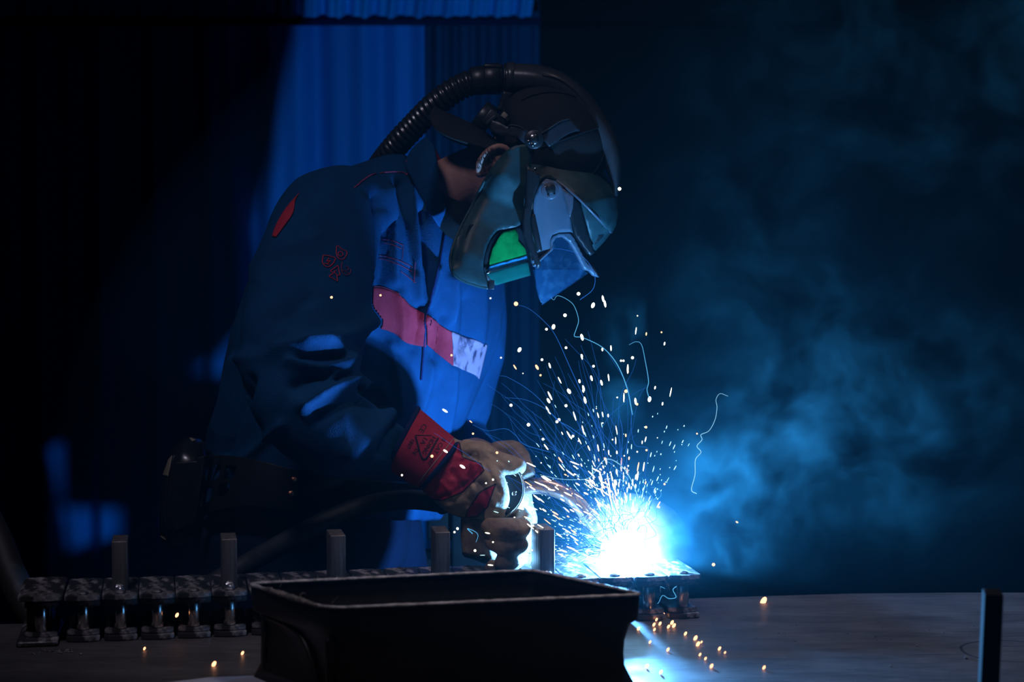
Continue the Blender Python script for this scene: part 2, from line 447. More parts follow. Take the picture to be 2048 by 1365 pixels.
# ================================================================ CHAIN LINKS
ZT = TABLE+.070
L0, L1 = T(92, 1290), T(1372, 1240)
yaw = math.atan2(L1.y-L0.y, L1.x-L0.x)
RY = Matrix.Rotation(yaw, 3, 'Z')
def link_plate(w_, ln, t, z, bow=.006):
    """a flat bar rounded towards its two ends, bowed front edge"""
    O = []
    n = 9
    for s in (-1, 1):
        for i in range(n):
            u = -1+2*i/(n-1); x = u*w_/2*s*-1
            O.append((x*1.0, s*(ln/2 - bow*u*u*1.0)))
    bm = bmesh.new(); a = [bm.verts.new((x, y, z)) for x, y in O]; b = [bm.verts.new((x, y, z+t)) for x, y in O]
    bm.faces.new(a); bm.faces.new(b[::-1])
    for i in range(len(a)): bm.faces.new((a[i], a[(i+1) % len(a)], b[(i+1) % len(a)], b[i]))
    bmesh.ops.recalc_face_normals(bm, faces=bm.faces)
    bmesh.ops.bevel(bm, geom=[e for e in bm.edges], offset=.0011, segments=2, affect='EDGES', clamp_overlap=True)
    return from_bm('plate', bm)
LW, LL = .0525, .150
def make_link(name='chain_link', w_=LW, dz=0):
    e = empty(name, (0, 0, TABLE))
    def pl(nm, z, ww, ll, dx=0):
        o = link(nm, link_plate(ww, ll, .0075, z), M['link_steel'], e, world=False, smooth=False); o.location.x = dx; return o
    pl('bottom_plate', 0.0005, w_*.93, LL-.004); pl('bottom_plate', .0085, w_*.9, LL-.02)
    pl('inner_plate', .0525, w_*.93, LL-.012, .001); pl('top_plate', .0618+dz, w_, LL)
    for s in (-1, 1):
        V, Fc = cyl_part((0, s*(LL/2-.020), .0365), (0, 0, 1), .0095, .040)
        pn = link('pin', mesh('pin', V, Fc), M['steel_pin'], e, world=False)
        V, Fc = cyl_part((0, s*(LL/2-.020), .0700+dz), (0, 0, 1), .0085, .003, dome=.0018)
        link('pin_head', mesh('pin_head', V, Fc), M['link_steel'], pn, world=False)
    return e
def copy_tree(o, parent=None):
    c = o.copy(); COL.objects.link(c)
    if parent is not None: c.parent = parent; c.matrix_parent_inverse = o.matrix_parent_inverse.copy()
    for ch in list(o.children): copy_tree(ch, c)
    return c
def post_mesh(seed):
    r = random.Random(seed); bm = bmesh.new(); box_bm(bm, (0, .0, .0365), (.0232, .062, .075)); bevel_bm(bm, .0012, 2); return from_bm('upright_bar', bm)
postmesh = post_mesh(1)
V, Fc = ellipsoid((0, 0, 0), (.0085, .007, .0075), nu=16, nv=10); V = V + np.array([noise.noise(Vector(v)*160)*.0022*np.sign(v) for v in V]); weldmesh = mesh('weld_bead', V, Fc)
ordn = ['first', 'second', 'third', 'fourth', 'fifth', 'sixth', 'seventh', 'eighth', 'ninth', 'tenth', 'eleventh', 'twelfth', 'thirteenth', 'fourteenth', 'fifteenth', 'sixteenth', 'seventeenth', 'eighteenth', 'last']
proto = make_link(); links = []
NL = 19
for i in range(NL):
    u = (i+(.0 if i else -.12))/(NL-1)
    p_ = L0.lerp(L1, u)
    o = proto if i == 0 else copy_tree(proto)
    off = RY @ Vector((0, LL/2, 0))
    o.location = (p_.x+off.x, p_.y+off.y + random.uniform(-.003, .003), TABLE+.0002); o.rotation_euler = (0, 0, yaw+random.uniform(-.02, .02))
    links.append(o); o['category'] = 'chain link'; o['group'] = 'steel chain links in a row on the table'
    post = i in (2, 5, 8, 11, 14)
    if i == 0: o['label'] = 'tallest worn steel chain link with a dark block at the left end of the row'
    elif i == NL-1: o['label'] = 'steel chain link at the far right end of the row beyond the arc'
    else: o['label'] = '%s steel chain link from the left end of the row, %s' % (ordn[i], 'carrying an upright bar' if post else 'without an upright bar')
for i in (2, 5, 8, 11, 14):
    pb = link('upright_bar', postmesh, None, links[i], world=False)
    if not postmesh.materials: postmesh.materials.append(M['post_steel'])
    pb.location = (0, -.018 if i > 2 else -.012, .0705); pb.rotation_euler = (0, 0, random.uniform(-.05, .05))
    wb = link('weld_bead', weldmesh, None, pb, world=False)
    if not weldmesh.materials: weldmesh.materials.append(M['weld'])
    wb.location = (0, -.034, .003)
# the left end link stands a little higher and holds a block
links[0].location.z = TABLE+.0002
for ch in links[0].children: 
    if ch.name.startswith('top_plate'): ch.scale = (1.22, 1.1, 1); ch.location.z = .003
bm = bmesh.new(); box_bm(bm, (-.004, .01, .036), (.036, .10, .050)); bevel_bm(bm, .003); link('block', from_bm('block', bm), M['black_plastic'], links[0], world=False)
bm = bmesh.new(); box_bm(bm, (0, 0, .0), (.060, .16, .008)); bevel_bm(bm, .003); o = link('base_plate', from_bm('base_plate', bm), M['link_steel'], links[0], world=False); o.location = (-.004, -.012, .0045)

# ================================================================ CRATE
HR = .130
C4 = [T(493, 1168, TABLE+HR), T(1066, 1141, TABLE+HR), T(1290, 1190, TABLE+HR), T(648, 1218, TABLE+HR)]
CC = sum(C4, Vector())/4
def quad_ring(s, z, rr=.03, n=8, inset=0.):
    pts = []
    C = [CC+(c-CC)*s for c in C4]
    for i in range(4):
        a, b, c = C[i-1], C[i], C[(i+1) % 4]
        d1 = (a-b).normalized(); d2 = (c-b).normalized(); b = b + (d1+d2)*inset
        r_ = rr*(1.0 if i in (3,) else .55)
        p0, p2 = b+d1*r_, b+d2*r_
        for k in range(n):
            t = k/(n-1); q = p0*(1-t)**2 + b*2*t*(1-t) + p2*t*t; pts.append((q.x, q.y, TABLE+z))
    # subdivide straight sides for a gentle bow
    return np.array(pts)
crate = empty('plastic_crate', (CC.x, CC.y, TABLE), 'open black plastic crate with frayed left rim in front of the chain links', 'crate')
prof = [(1.0, HR), (.998, HR-.018), (.992, HR-.034), (.955, HR-.040), (.93, HR-.062), (.925, .050), (.93, .034), (.96, .018), (.995, .001)]
inn = [(.965, .006), (.915, .030), (.905, .060), (.92, .088), (.955, .098), (.975, HR-.02), (.982, HR)]
rings = [quad_ring(s, z, .034) for s, z in inn[::-1]][::-1]
rings = [quad_ring(.96, .006, .034)*1.0] and [quad_ring(s, z, .034) for s, z in prof[::-1]] + [quad_ring(s, z, .034) for s, z in inn[::-1]]
V, Fc = loft(rings)
Fc = Fc[:-2]; n_ = len(rings[0]); Fc.append(tuple(range((len(rings)-1)*n_, len(rings)*n_))); Fc.append(tuple(range(n_))[::-1])
me = mesh('crate_body', V, Fc); o = link('crate_body', me, M['crate'], crate)
md = o.modifiers.new('wn', 'WEIGHTED_NORMAL')
rr_ = quad_ring(.991, HR, .034); cl = np.vstack([rr_, rr_[:1]])
# even resampling and a little wobble of the scuffed rim
seg = np.linalg.norm(np.diff(cl, axis=0), axis=1); cum = np.concatenate([[0], np.cumsum(seg)]); tt = np.linspace(0, cum[-1], 420)
rim = np.stack([np.interp(tt, cum, cl[:, k]) for k in range(3)], 1)
rings = []
for i in range(len(rim)):
    d = rim[(i+1) % len(rim)] - rim[i-1]; d /= np.linalg.norm(d); s_ = np.cross(d, (0, 0, 1))
    a = np.linspace(0, 2*np.pi, 8, endpoint=False); k = 1+.35*noise.noise(Vector(rim[i])*90)
    rings.append(rim[i] + np.outer(np.cos(a)*.0040*k, s_) + np.outer(np.sin(a)*.0024*k, (0, 0, 1)))
V, Fc = loft(rings, False); nn = len(rings)-1
for j in range(8): Fc.append((nn*8+j, nn*8+(j+1) % 8, (j+1) % 8, j))
link('rim', mesh('rim', V, Fc), M['crate_rim'], crate)
# frayed strip on the left rim
a0, a1 = C4[0].lerp(C4[3], .22), C4[0].lerp(C4[3], .93)
rings = []
for i in range(70):
    t = i/69; c = a0.lerp(a1, t); env = math.sin(math.pi*min(1, t*1.0))**.5 if 0 < t < 1 else .05
    hh = .005+.006*abs(noise.noise(Vector((t*17, 0, 3))))+(.006 if .08 < t < .16 else 0); ww = .006+.003*noise.noise(Vector((t*9, 5, 3)))
    d = (a1-a0).normalized(); s_ = Vector((-d.y, d.x, 0)); ring = []
    for k in range(12):
        an = 2*math.pi*k/12; q = c + s_*math.cos(an)*ww*env + Vector((0, 0, 1))*(math.sin(an)*hh*env*.6+.001)
        q += Vector((0, 0, 1))*noise.noise(q*400)*.0022*env; ring.append(tuple(q))
    rings.append(np.array(ring))
V, Fc = loft(rings); fr = link('frayed_edge', mesh('frayed_edge', V, Fc), M['frayed'], crate)
for k, (a, b, c) in enumerate((((560, 1176), (563, 1168), (560, 1176)), ((664, 1208), (672, 1200), (677, 1193)), ((600, 1192), (606, 1187), (612, 1189)))):
    q = [T(x, y, TABLE+HR+.001) if j == 0 else None for j, (x, y) in enumerate((a, b, c))]
    Yb = q[0].y; tube('strand', [P(a[0], a[1], Yb), P(b[0], b[1], Yb), P(c[0], c[1], Yb)], [.0012, .001, .0006], M['frayed'], fr, n=6)
# arched ribs on the left end of the crate
def side_pt(t, h, s=.94, out=.0):  # t along the left side 0 rear 1 front
    a, b = CC+(C4[0]-CC)*s, CC+(C4[3]-CC)*s; q = a.lerp(b, t); d = (b-a).normalized(); nrm = Vector((d.y, -d.x, 0))
    if nrm.dot(q-CC) < 0: nrm = -nrm
    q = q+nrm*out; return (q.x, q.y, TABLE+h)
for pth in ([(.10, .0), (.11, .05), (.12, .088)], [(.88, .0), (.80, .035), (.68, .070), (.50, .086), (.12, .090)], [(.97, .0), (.98, .05), (.97, .088)]):
    tube('rib', [side_pt(t, max(h, .004), .955, -.001) for t, h in pth], [.004]*len(pth), M['crate'], crate, n=8)
bm = bmesh.new(); q = side_pt(.55, .02, .9, .0); box_bm(bm, (q[0], q[1], TABLE+.014), (.05, .02, .02), Matrix.Rotation(-.95, 3, 'Z')); bevel_bm(bm, .002)
link('foot', from_bm('foot', bm), M['crate'], crate)

# pale sheet, foreground bar, grit
bm = bmesh.new(); q = [T(330, 1371), T(420, 1360), T(522, 1356), T(560, 1378), T(520, 1440), T(300, 1440)]
a = [bm.verts.new((v.x, v.y, TABLE+.0008)) for v in q]; f = bm.faces.new(a); r_ = bmesh.ops.extrude_face_region(bm, geom=[f])
for v in r_['geom']:
    if isinstance(v, bmesh.types.BMVert): v.co.z += .0025
bmesh.ops.recalc_face_normals(bm, faces=bm.faces)
tag(link('steel_offcut', from_bm('steel_offcut', bm), M['paper'], smooth=False), 'pale flat offcut lying at the table front edge beside the crate', 'offcut')
Yb = 2.30; b0 = P(1994, 1190, Yb); wb_ = 37/F*Yb
bm = bmesh.new(); box_bm(bm, (b0.x, Yb+.02, (TABLE+b0.z)/2), (wb_, .04, b0.z-TABLE), Matrix.Rotation(-.15, 3, 'Z')); bevel_bm(bm, .0015)
for v in bm.verts: v.co.x += -(v.co.z-b0.z)*-.03
tag(link('steel_bar', from_bm('steel_bar', bm), M['machine_paint']), 'dark square steel bar standing upright at the right front', 'bar')
def grit_pile(name, px, py, n, sx, sy, r0, label, cat='slag'):
    parts = []
    for k in range(n):
        c = T(px+random.gauss(0, sx), py+random.gauss(0, sy)); r_ = r0*random.uniform(.4, 1.2)
        parts.append(ellipsoid((c.x, c.y, TABLE+r_*.5), (r_, r_*.8, r_*.6), nu=7, nv=5))
    V, Fc = joinVF(parts); o = link(name, mesh(name, V, Fc), M['slag']); return tag(o, label, cat, kind='stuff')
grit_pile('slag_crumbs', 118, 1305, 46, 13, 2.0, .0022, 'small heap of slag crumbs in front of the left end of the row')
grit_pile('slag_dust', 66, 1308, 26, 9, 2, .0013, 'thin dusting of slag left of the crumb heap')
grit_pile('table_grit', 1750, 1270, 60, 150, 30, .0012, 'scattered grit on the right half of the steel table')
def pebble(px, py, r_, lab):
    V, Fc = ellipsoid((0, 0, 0), (r_, r_*.8, r_*.7), nu=12, nv=8); V = V*(1+.25*np.array([noise.noise(Vector(v)*500) for v in V]))[:, None]
    c = T(px, py); o = link('slag_pebble', mesh('slag_pebble', V, Fc), M['slag']); o.location = (c.x, c.y, TABLE+r_*.6); tag(o, lab, 'pebble', 'loose slag pebbles on the table')
pebble(162, 1311, .0028, 'lone slag pebble just right of the crumb heap')
pebble(1933, 1319, .0030, 'pale slag pebble below the scribed ring at the right')
pebble(1834, 1294, .0020, 'dark slag pebble left of the scribed ring at the right')
pebble(1782, 1335, .0018, 'small slag pebble low on the right half of the table')

# dark block added behind the table under the gloves, shaped for the curtain's shadow
mc = empty('machine_stand', (P(920, 1100, 3.8).x, 3.82, 0), 'dark machine stand behind the table, low under the gloves', 'machine')
def px_box(name, x0, x1, y0, y1, Yc, d, mat, par):
    a, b = P(x0, y0, Yc), P(x1, y1, Yc); zb = max(0.0, b.z)
    bm = bmesh.new(); box_bm(bm, ((a.x+b.x)/2, Yc, (a.z+zb)/2), (b.x-a.x, d, a.z-zb)); bevel_bm(bm, .006); return link(name, from_bm(name, bm), mat, par)
px_box('cabinet', 905, 996, 980, 3000, 3.82, .14, M['machine_paint'], mc)  # main block, added to keep arc light off the curtain
px_box('head', 856, 908, 980, 1074, 3.82, .10, M['machine_paint'], mc)  # upper block; the gap below it lets a strip of arc light through
px_box('side_box', 835, 908, 1108, 3000, 3.82, .12, M['machine_paint'], mc)

# ================================================================ THE WELDER
def ringpts(back, front, near, far, n=56, ex=2.3):
    """four (px,py,Y) points -> a superelliptical ring in space"""
    b, f, a, c = (P(*q) for q in (back, front, near, far)); ctr = (b+f)/2*.5+(a+c)/2*.5
    A = (f-b)/2; B = (c-a)/2; out = []
    for k in range(n):
        t = 2*math.pi*k/n; cc, ss = math.cos(t), math.sin(t)
        x = math.copysign(abs(cc)**(2/ex), cc); y = math.copysign(abs(ss)**(2/ex), ss)
        out.append(tuple(ctr+A*x+B*y))
    return np.array(out)
def loft_smooth(keys, k=60, **kw):
    R = np.array([ringpts(*q, **kw) for q in keys]); n = R.shape[1]
    D = catmull(R.reshape(len(R), -1), k).reshape(k, n, 3)
    return loft(list(D))
torso_keys = [
 ((400, 1040, 3.62), (856, 1040, 3.61), (600, 1045, 3.40), (730, 1035, 3.86)),
 ((408, 1000, 3.62), (862, 1000, 3.61), (600, 1010, 3.395), (735, 995, 3.87)),
 ((420, 920, 3.62), (872, 920, 3.61), (615, 930, 3.40), (745, 915, 3.88)),
 ((436, 830, 3.62), (900, 850, 3.62), (640, 840, 3.39), (770, 830, 3.88)),
 ((452, 740, 3.62), (948, 765, 3.64), (665, 750, 3.38), (770, 750, 3.87)),
 ((474, 650, 3.61), (975, 690, 3.66), (690, 665, 3.37), (800, 680, 3.88)),
 ((500, 560, 3.60), (988, 610, 3.67), (712, 580, 3.36), (820, 590, 3.89)),
 ((536, 480, 3.58), (984, 530, 3.68), (735, 500, 3.37), (835, 500, 3.89)),
 ((585, 410, 3.57), (965, 465, 3.68), (755, 430, 3.39), (850, 420, 3.86)),
 ((655, 355, 3.56), (940, 425, 3.66), (780, 385, 3.43), (860, 370, 3.80)),
 ((745, 325, 3.55), (918, 400, 3.64), (815, 355, 3.47), (870, 350, 3.70)),
 ((800, 318, 3.55), (905, 385, 3.62), (840, 350, 3.50), (875, 340, 3.64)),
]
torso = loft_smooth(torso_keys, 70)
def sleeve(keys, n=40, steps=60):
    path = [P(a, b, c) for a, b, c, *_ in keys]; rad = [(q[3], q[4] if len(q) > 4 else q[3]) for q in keys]
    return loft(tube_rings(path, rad, n, steps=steps))
near_arm = sleeve([(720, 400, 3.43, .060, .070), (668, 428, 3.375, .087, .085), (634, 500, 3.32, .098, .09), (616, 600, 3.255, .104, .09), (604, 700, 3.185, .107, .086),
                   (606, 790, 3.120, .098, .083), (655, 850, 3.110, .083, .074), (716, 878, 3.150, .071, .060), (765, 893, 3.190, .058, .050), (802, 902, 3.200, .046, .042)])
far_arm = sleeve([(880, 440, 3.74, .06), (912, 520, 3.78, .075), (923, 610, 3.80, .082), (920, 700, 3.81, .084), (905, 790, 3.83, .080), (890, 860, 3.84, .078), (918, 912, 3.78, .072), (955, 945, 3.66, .064), (982, 972, 3.52, .055), (994, 1000, 3.38, .048)])
V, Fc = joinVF([torso, near_arm, far_arm])
jm = remesh(V, Fc, .0048, 5)

def stroke(V, N, Q, line, width, amp, ymax=9., ymin=0., sharp=1.6, N_along=True, face=-.05):
    d = polydist(Q, catmull(line, 24) if len(line) > 2 else line)
    m = (V[:, 1] < ymax) & (V[:, 1] > ymin) & (N[:, 1] < face)
    g = np.where(m, np.exp(-(d/width)**sharp), 0)*amp
    return V + N*g[:, None]
V = getV(jm); N = getN(jm).copy(); Q = proj(V)
fine = np.empty(len(V))
for i, v in enumerate(V):
    q = Vector((v[0]*5.5, v[1]*4, v[2]*2.6)); fine[i] = noise.noise(q + Vector((noise.noise(q*1.3)*.8,)*3))*.010 + (1-abs(noise.noise(Vector((v[0]*11+3, v[1]*7, v[2]*5)))))**3*.004 - .003
V = V + N*fine[:, None]
Q = proj(V)
S = []   # (line, width px, amp m, ymax, ymin)  sculpted folds of the jacket
SL = 3.42
S += [([(560, 700), (640, 690), (700, 668), (742, 640)], 17, .020, SL, 0),
      ([(578, 728), (640, 738), (690, 722), (660, 700), (606, 702)], 9, .015, SL, 0),
      ([(600, 716), (640, 712), (680, 714)], 7, -.012, SL, 0),
      ([(668, 752), (690, 735), (700, 715)], 9, .012, SL, 0),
      ([(590, 770), (640, 750), (680, 757)], 14, -.018, SL, 0),
      ([(605, 812), (650, 785), (700, 766), (737, 763)], 12, .022, SL, 0),
      ([(640, 830), (700, 800), (760, 800)], 14, -.014, SL, 0),
      ([(762, 765), (772, 800), (770, 830)], 12, .008, SL, 0),
      ([(700, 905), (740, 870), (790, 832), (828, 822)], 20, .014, SL, 0),
      ([(760, 905), (775, 865), (800, 845)], 9, -.010, SL, 0),
      ([(450, 716), (540, 712), (640, 696)], 15, .008, SL, 0),
      ([(505, 690), (560, 640), (620, 595)], 20, -.012, SL, 0),
      ([(500, 540), (560, 500), (640, 470)], 16, .006, SL, 0),
      ([(600, 400), (560, 470), (520, 560)], 14, .006, SL, 0),
      ([(735, 400), (742, 520), (738, 650)], 10, .006, SL, 0),
      ([(748, 395), (760, 480), (758, 560)], 9, -.014, 3.6, 0)]
for a, b, am in (((775, 380), (790, 560), .010), ((800, 372), (826, 540), -.008), ((820, 380), (838, 600), .009), ((846, 420), (858, 620), -.012), ((762, 430), (752, 560), .008),
                 ((868, 540), (846, 640), .016), ((905, 560), (900, 640), .010), ((935, 600), (925, 700), -.008), ((960, 560), (958, 680), .008),
                 ((884, 640), (872, 720), -.010), ((800, 590), (800, 690), .006), ((838, 610), (830, 700), -.006), ((905, 740), (890, 860), .008), ((860, 730), (835, 830), .008),
                 ((780, 690), (800, 820), .008), ((470, 720), (420, 900), .010), ((500, 760), (450, 905), -.010), ((560, 850), (440, 960), .008)):
    S.append(([a, ((a[0]+b[0])/2+4, (a[1]+b[1])/2), b], 10, am*1.5, 9, 0))
for line, w_, am, ymx, ymn in S: V = stroke(V, N, Q, line, w_, am, ymx, ymn)
setV(jm, V)

person = empty('person', (P(600, 1000, 3.6).x, 3.6, 0), 'welder in navy and red work jacket bending over the table with a torch', 'person')
jacket = link('jacket', jm, M['jacket'], person)
dgm = bpy.data.meshes.new('t'); 
def bvh_of(me):
    return BVHTree.FromPolygons([v.co for v in me.vertices], [tuple(p_.vertices) for p_ in me.polygons])
JB = bvh_of(jm)
ORI = Vector((0, 0, CAMZ))
def hit(bvh, px, py):
    h = bvh.ray_cast(ORI, ray(px, py).normalized()); return (h[0], h[1]) if h[0] is not None else (None, None)
def cloth_patch(name, top, bottom, mat, bvh, parent, nu=60, nv=16, off=.0022, jump=.02, thick=.0015):
    """a strip of cloth sewn on: rows between two pixel curves, dropped on the garment"""
    Tp, Bt = catmull(top, nu+1), catmull(bottom, nu+1); V = []; ok = []
    for k in range(nv+1):
        for i in range(nu+1):
            q = Tp[i]*(1-k/nv)+Bt[i]*(k/nv); h, nrm = hit(bvh, q[0], q[1])
            if h is None: V.append(Vector((0, 0, 0))); ok.append(False)
            else:
                if nrm.y > 0: nrm = -nrm
                V.append(h+nrm*off); ok.append(True)
    Fc = []
    for k in range(nv):
        for i in range(nu):
            a = k*(nu+1)+i; q = (a, a+nu+1, a+nu+2, a+1)
            if all(ok[j] for j in q) and max(V[j].y for j in q)-min(V[j].y for j in q) < jump: Fc.append(q)
    o = link(name, mesh(name, V, Fc), mat, parent)
    bm = bmesh.new(); bm.from_mesh(o.data); bmesh.ops.delete(bm, geom=[v for v in bm.verts if not v.link_faces], context='VERTS')
    seen, best = set(), []
    for v0 in bm.verts:
        if v0 in seen: continue
        st, isl = [v0], []; seen.add(v0)
        while st:
            v = st.pop(); isl.append(v)
            for e in v.link_edges:
                w_ = e.other_vert(v)
                if w_ not in seen: seen.add(w_); st.append(w_)
        if len(isl) > len(best): best = isl
    bs = set(best); bmesh.ops.delete(bm, geom=[v for v in bm.verts if v not in bs], context='VERTS')
    bmesh.ops.smooth_vert(bm, verts=bm.verts, factor=.5); bm.to_mesh(o.data); bm.free()
    md = o.modifiers.new('t', 'SOLIDIFY'); md.thickness = thick; md.offset = 0
    return o
def thread(name, lines, r_, mat, bvh, parent, off=.0012, jump=.02, closed=False):
    """raised stitching that follows the cloth"""
    parts = []
    for ln in lines:
        n = max(4, int(sum(math.dist(a, b) for a, b in zip(ln[:-1], ln[1:]))/5)); C = catmull(ln, n) if len(ln) > 2 and closed is not True else np.vstack([np.linspace(a, b, max(2, int(math.dist(a, b)/4))) for a, b in zip(ln[:-1], ln[1:])])
        run = []
        def flush():
            if len(run) > 2: parts.append(loft(tube_rings(np.array(run), [r_]*len(run), 6, steps=len(run)*2)))
            run.clear()
        for q in C:
            h, nrm = hit(bvh, q[0], q[1])
            if h is None: flush(); continue
            if nrm.y > 0: nrm = -nrm
            p_ = h+nrm*off
            if run and (Vector(run[-1])-p_).length > jump: flush()
            if not run or (Vector(run[-1])-p_).length > 1e-4: run.append(tuple(p_))
        flush()
    if not parts: return None
    V, Fc = joinVF(parts); return link(name, mesh(name, V, Fc), mat, parent)
b1 = cloth_patch('chest_band', [(737, 574), (770, 578), (798, 590), (820, 612), (850, 628)], [(733, 655), (765, 658), (794, 670), (812, 686), (850, 694)], M['red_cloth'], JB, jacket)
tag(b1, 'dark red band across the near side of the chest')
b2 = cloth_patch('chest_band', [(853, 630), (878, 648), (902, 664)], [(853, 690), (880, 712), (905, 733)], M['red_cloth'], JB, jacket, nu=30)
tag(b2, 'red band beside the zip on the far side of the chest')
b3 = cloth_patch('chest_band', [(902, 663), (930, 675), (950, 680), (973, 690)], [(905, 732), (930, 742), (948, 750), (956, 758)], M['label_cloth'], JB, jacket, nu=36)
tag(b3, 'pale worn end of the chest band')
rp = cloth_patch('back_panel', [(546, 474), (556, 448), (574, 418), (600, 388)], [(553, 476), (566, 458), (586, 428), (592, 398)], M['red_cloth'], JB, jacket, nu=30, nv=12)
tag(rp, 'red panel on the back of the shoulder')
thread('yoke_piping', [[(708, 376), (740, 352), (780, 345), (806, 346), (814, 350), (812, 322)]], .0009, M['dull_thread'], JB, jacket)
thread('pocket_stitching', [[(748, 510), (772, 514), (798, 522), (826, 536)], [(748, 516), (772, 520), (798, 530), (824, 544)], [(765, 480), (785, 482), (806, 492)], [(767, 486), (786, 490), (802, 498)], [(806, 492), (803, 520)], [(800, 543), (832, 566)], [(832, 524), (828, 566)]], .0005, M['dull_thread'], JB, jacket)
thread('band_seam', [[(735, 572), (770, 576), (800, 589)]], .0009, M['dull_thread'], JB, jacket)
# sewn emblems on the sleeve: shield with a bolt, flame drop, helmeted shield, zigzag arrow
E = lambda L: [(630+x/14.37, 480+y/14.37) for x, y in L]
thread('sleeve_emblem', [E([(235, 455), (385, 470), (580, 530), (545, 640), (470, 735), (345, 795), (215, 690), (212, 560), (235, 455)]), E([(400, 530), (330, 630), (440, 600), (360, 690)]), E([(262, 690), (330, 695), (410, 725)])], .0007, M['red_thread'], JB, jacket, closed=True)
thread('sleeve_emblem', [E([(610, 200), (660, 185), (740, 270), (900, 350), (890, 450), (820, 550), (740, 580), (650, 520), (605, 400), (610, 200)]), E([(720, 340), (650, 400), (690, 480), (770, 470), (790, 400), (720, 340)])], .00065, M['red_thread'], JB, jacket, closed=True)
thread('sleeve_emblem', [E([(770, 650), (750, 760), (755, 900), (820, 1000), (930, 1010), (1000, 950), (1010, 850)]), E([(775, 885), (870, 905), (950, 980)]), E([(860, 780), (920, 770), (950, 840), (900, 870)])], .0006, M['dull_thread'], JB, jacket, closed=True)
thread('sleeve_emblem', [E([(640, 745), (440, 905), (520, 970), (395, 1055), (640, 1195), (615, 1030), (700, 1025), (660, 780), (640, 745)]), E([(600, 890), (540, 930), (620, 1020)])], .0007, M['red_thread'], JB, jacket, closed=True)
# zip placket
thread('zip', [[(888, 470), (872, 560), (852, 640), (842, 760)]], .0022, M['navy'], JB, jacket)

# collar: a raised, open sheet around the neck with a red lining edge
def collar():
    # stations around the neck, each with lower and upper point (px,py,Y)
    st = [((905, 470, 3.60), (908, 430, 3.565)), ((885, 462, 3.50), (888, 410, 3.47)), ((862, 430, 3.43), (876, 350, 3.432)), ((838, 385, 3.42), (870, 300, 3.44)), ((818, 345, 3.46), (858, 280, 3.48)),
          ((812, 330, 3.54), (852, 276, 3.55)), ((822, 335, 3.62), (856, 282, 3.61)), ((845, 360, 3.66), (872, 300, 3.65)), ((875, 410, 3.68), (895, 350, 3.66)), ((905, 460, 3.66), (912, 415, 3.62))]
    lo = catmull([tuple(P(*a)) for a, b in st], 60); hi = catmull([tuple(P(*b)) for a, b in st], 60)
    V, Fc = [], []; nv = 12
    for k in range(nv+1):
        t = k/nv
        for i in range(60):
            q = lo[i]*(1-t)+hi[i]*t; bul = math.sin(t*math.pi)*.008; c = P(880, 370, 3.54)
            d = Vector(q)-c; d.z = 0; d.normalize(); q = Vector(q)+d*bul + d*.004*noise.noise(Vector((i*.2, t*2, 1))); V.append(tuple(q))
    for k in range(nv):
        for i in range(59):
            a = k*60+i; Fc.append((a, a+1, a+61, a+60))
    o = link('collar', mesh('collar', V, Fc), M['jacket'], jacket); md = o.modifiers.new('t', 'SOLIDIFY'); md.thickness = .004; md.offset = 0
    V2 = [(Vector(v)-(Vector(v)-P(880, 370, 3.54)).normalized()*.0035) for v in V]
    o2 = link('collar_lining', mesh('collar_lining', V2, [f[::-1] for f in Fc]), M['red_cloth'], jacket); md = o2.modifiers.new('t', 'SOLIDIFY'); md.thickness = .0015
    return o
collar()

# ---- head: face looks down and forward, crown to the right
HC = P(1062, 318, 3.50)
fv = Vector((.30, 0, -.954)); cv = Vector((.954, 0, .30)); lv = Vector((0, 1, 0))      # face, crown, side
HA = [tuple(fv), tuple(lv), tuple(cv)]
hp = lambda f, s, c: HC + fv*f + lv*s + cv*c
parts = [ellipsoid(hp(-.012, 0, .030), (.098, .077, .088), HA), ellipsoid(hp(.030, 0, -.035), (.066, .062, .080), HA), ellipsoid(hp(.052, 0, -.095), (.030, .030, .026), HA),
         ellipsoid(hp(.094, 0, -.028), (.020, .014, .026), HA), ellipsoid(hp(.088, 0, -.062), (.010, .024, .006), HA), ellipsoid(hp(.088, 0, -.074), (.011, .021, .006), HA),
         ellipsoid(hp(.080, -.031, .005), (.012, .013, .010), HA), ellipsoid(hp(.080, .031, .005), (.012, .013, .010), HA), ellipsoid(hp(.078, 0, .025), (.018, .055, .012), HA)]
neck = loft(tube_rings([P(870, 400, 3.55), P(915, 372, 3.54), P(960, 350, 3.52), P(1005, 335, 3.50)], [(.060, .060), (.056, .055), (.054, .054), (.058, .058)], 28, steps=20))
def ear(side):
    ec = P(985, 327, 3.5) ; ec.y = 3.5 + side*.086; out = []
    up = Vector((.80, 0, .60)); bk = Vector((-.60, 0, .80))     # along the ear, towards the back rim
    pth = [ec-up*.030+bk*-.006, ec-up*.020+bk*.010, ec+bk*.018, ec+up*.022+bk*.016, ec+up*.034+bk*.002, ec+up*.026-bk*.012]
    pth = [p_+Vector((0, side*(.004+.010*math.sin(i/5*math.pi)), 0)) for i, p_ in enumerate(pth)]
    out.append(loft(tube_rings(pth, [.0060, .0062, .0060, .0060, .0058, .0050], 12, steps=30)))
    out.append(ellipsoid(ec-up*.027-bk*.002+Vector((0, side*.002, 0)), (.010, .006, .010)))
    out.append(ellipsoid(ec+Vector((0, side*.001, 0)), (.030, .009, .021), [tuple(up), (0, 1, 0), tuple(bk)]))
    return out
parts += [neck] + ear(-1) + ear(1)
V, Fc = joinVF(parts)
hm = remesh(V, Fc, .0032, 4); body = link('body', hm, M['skin'], person)
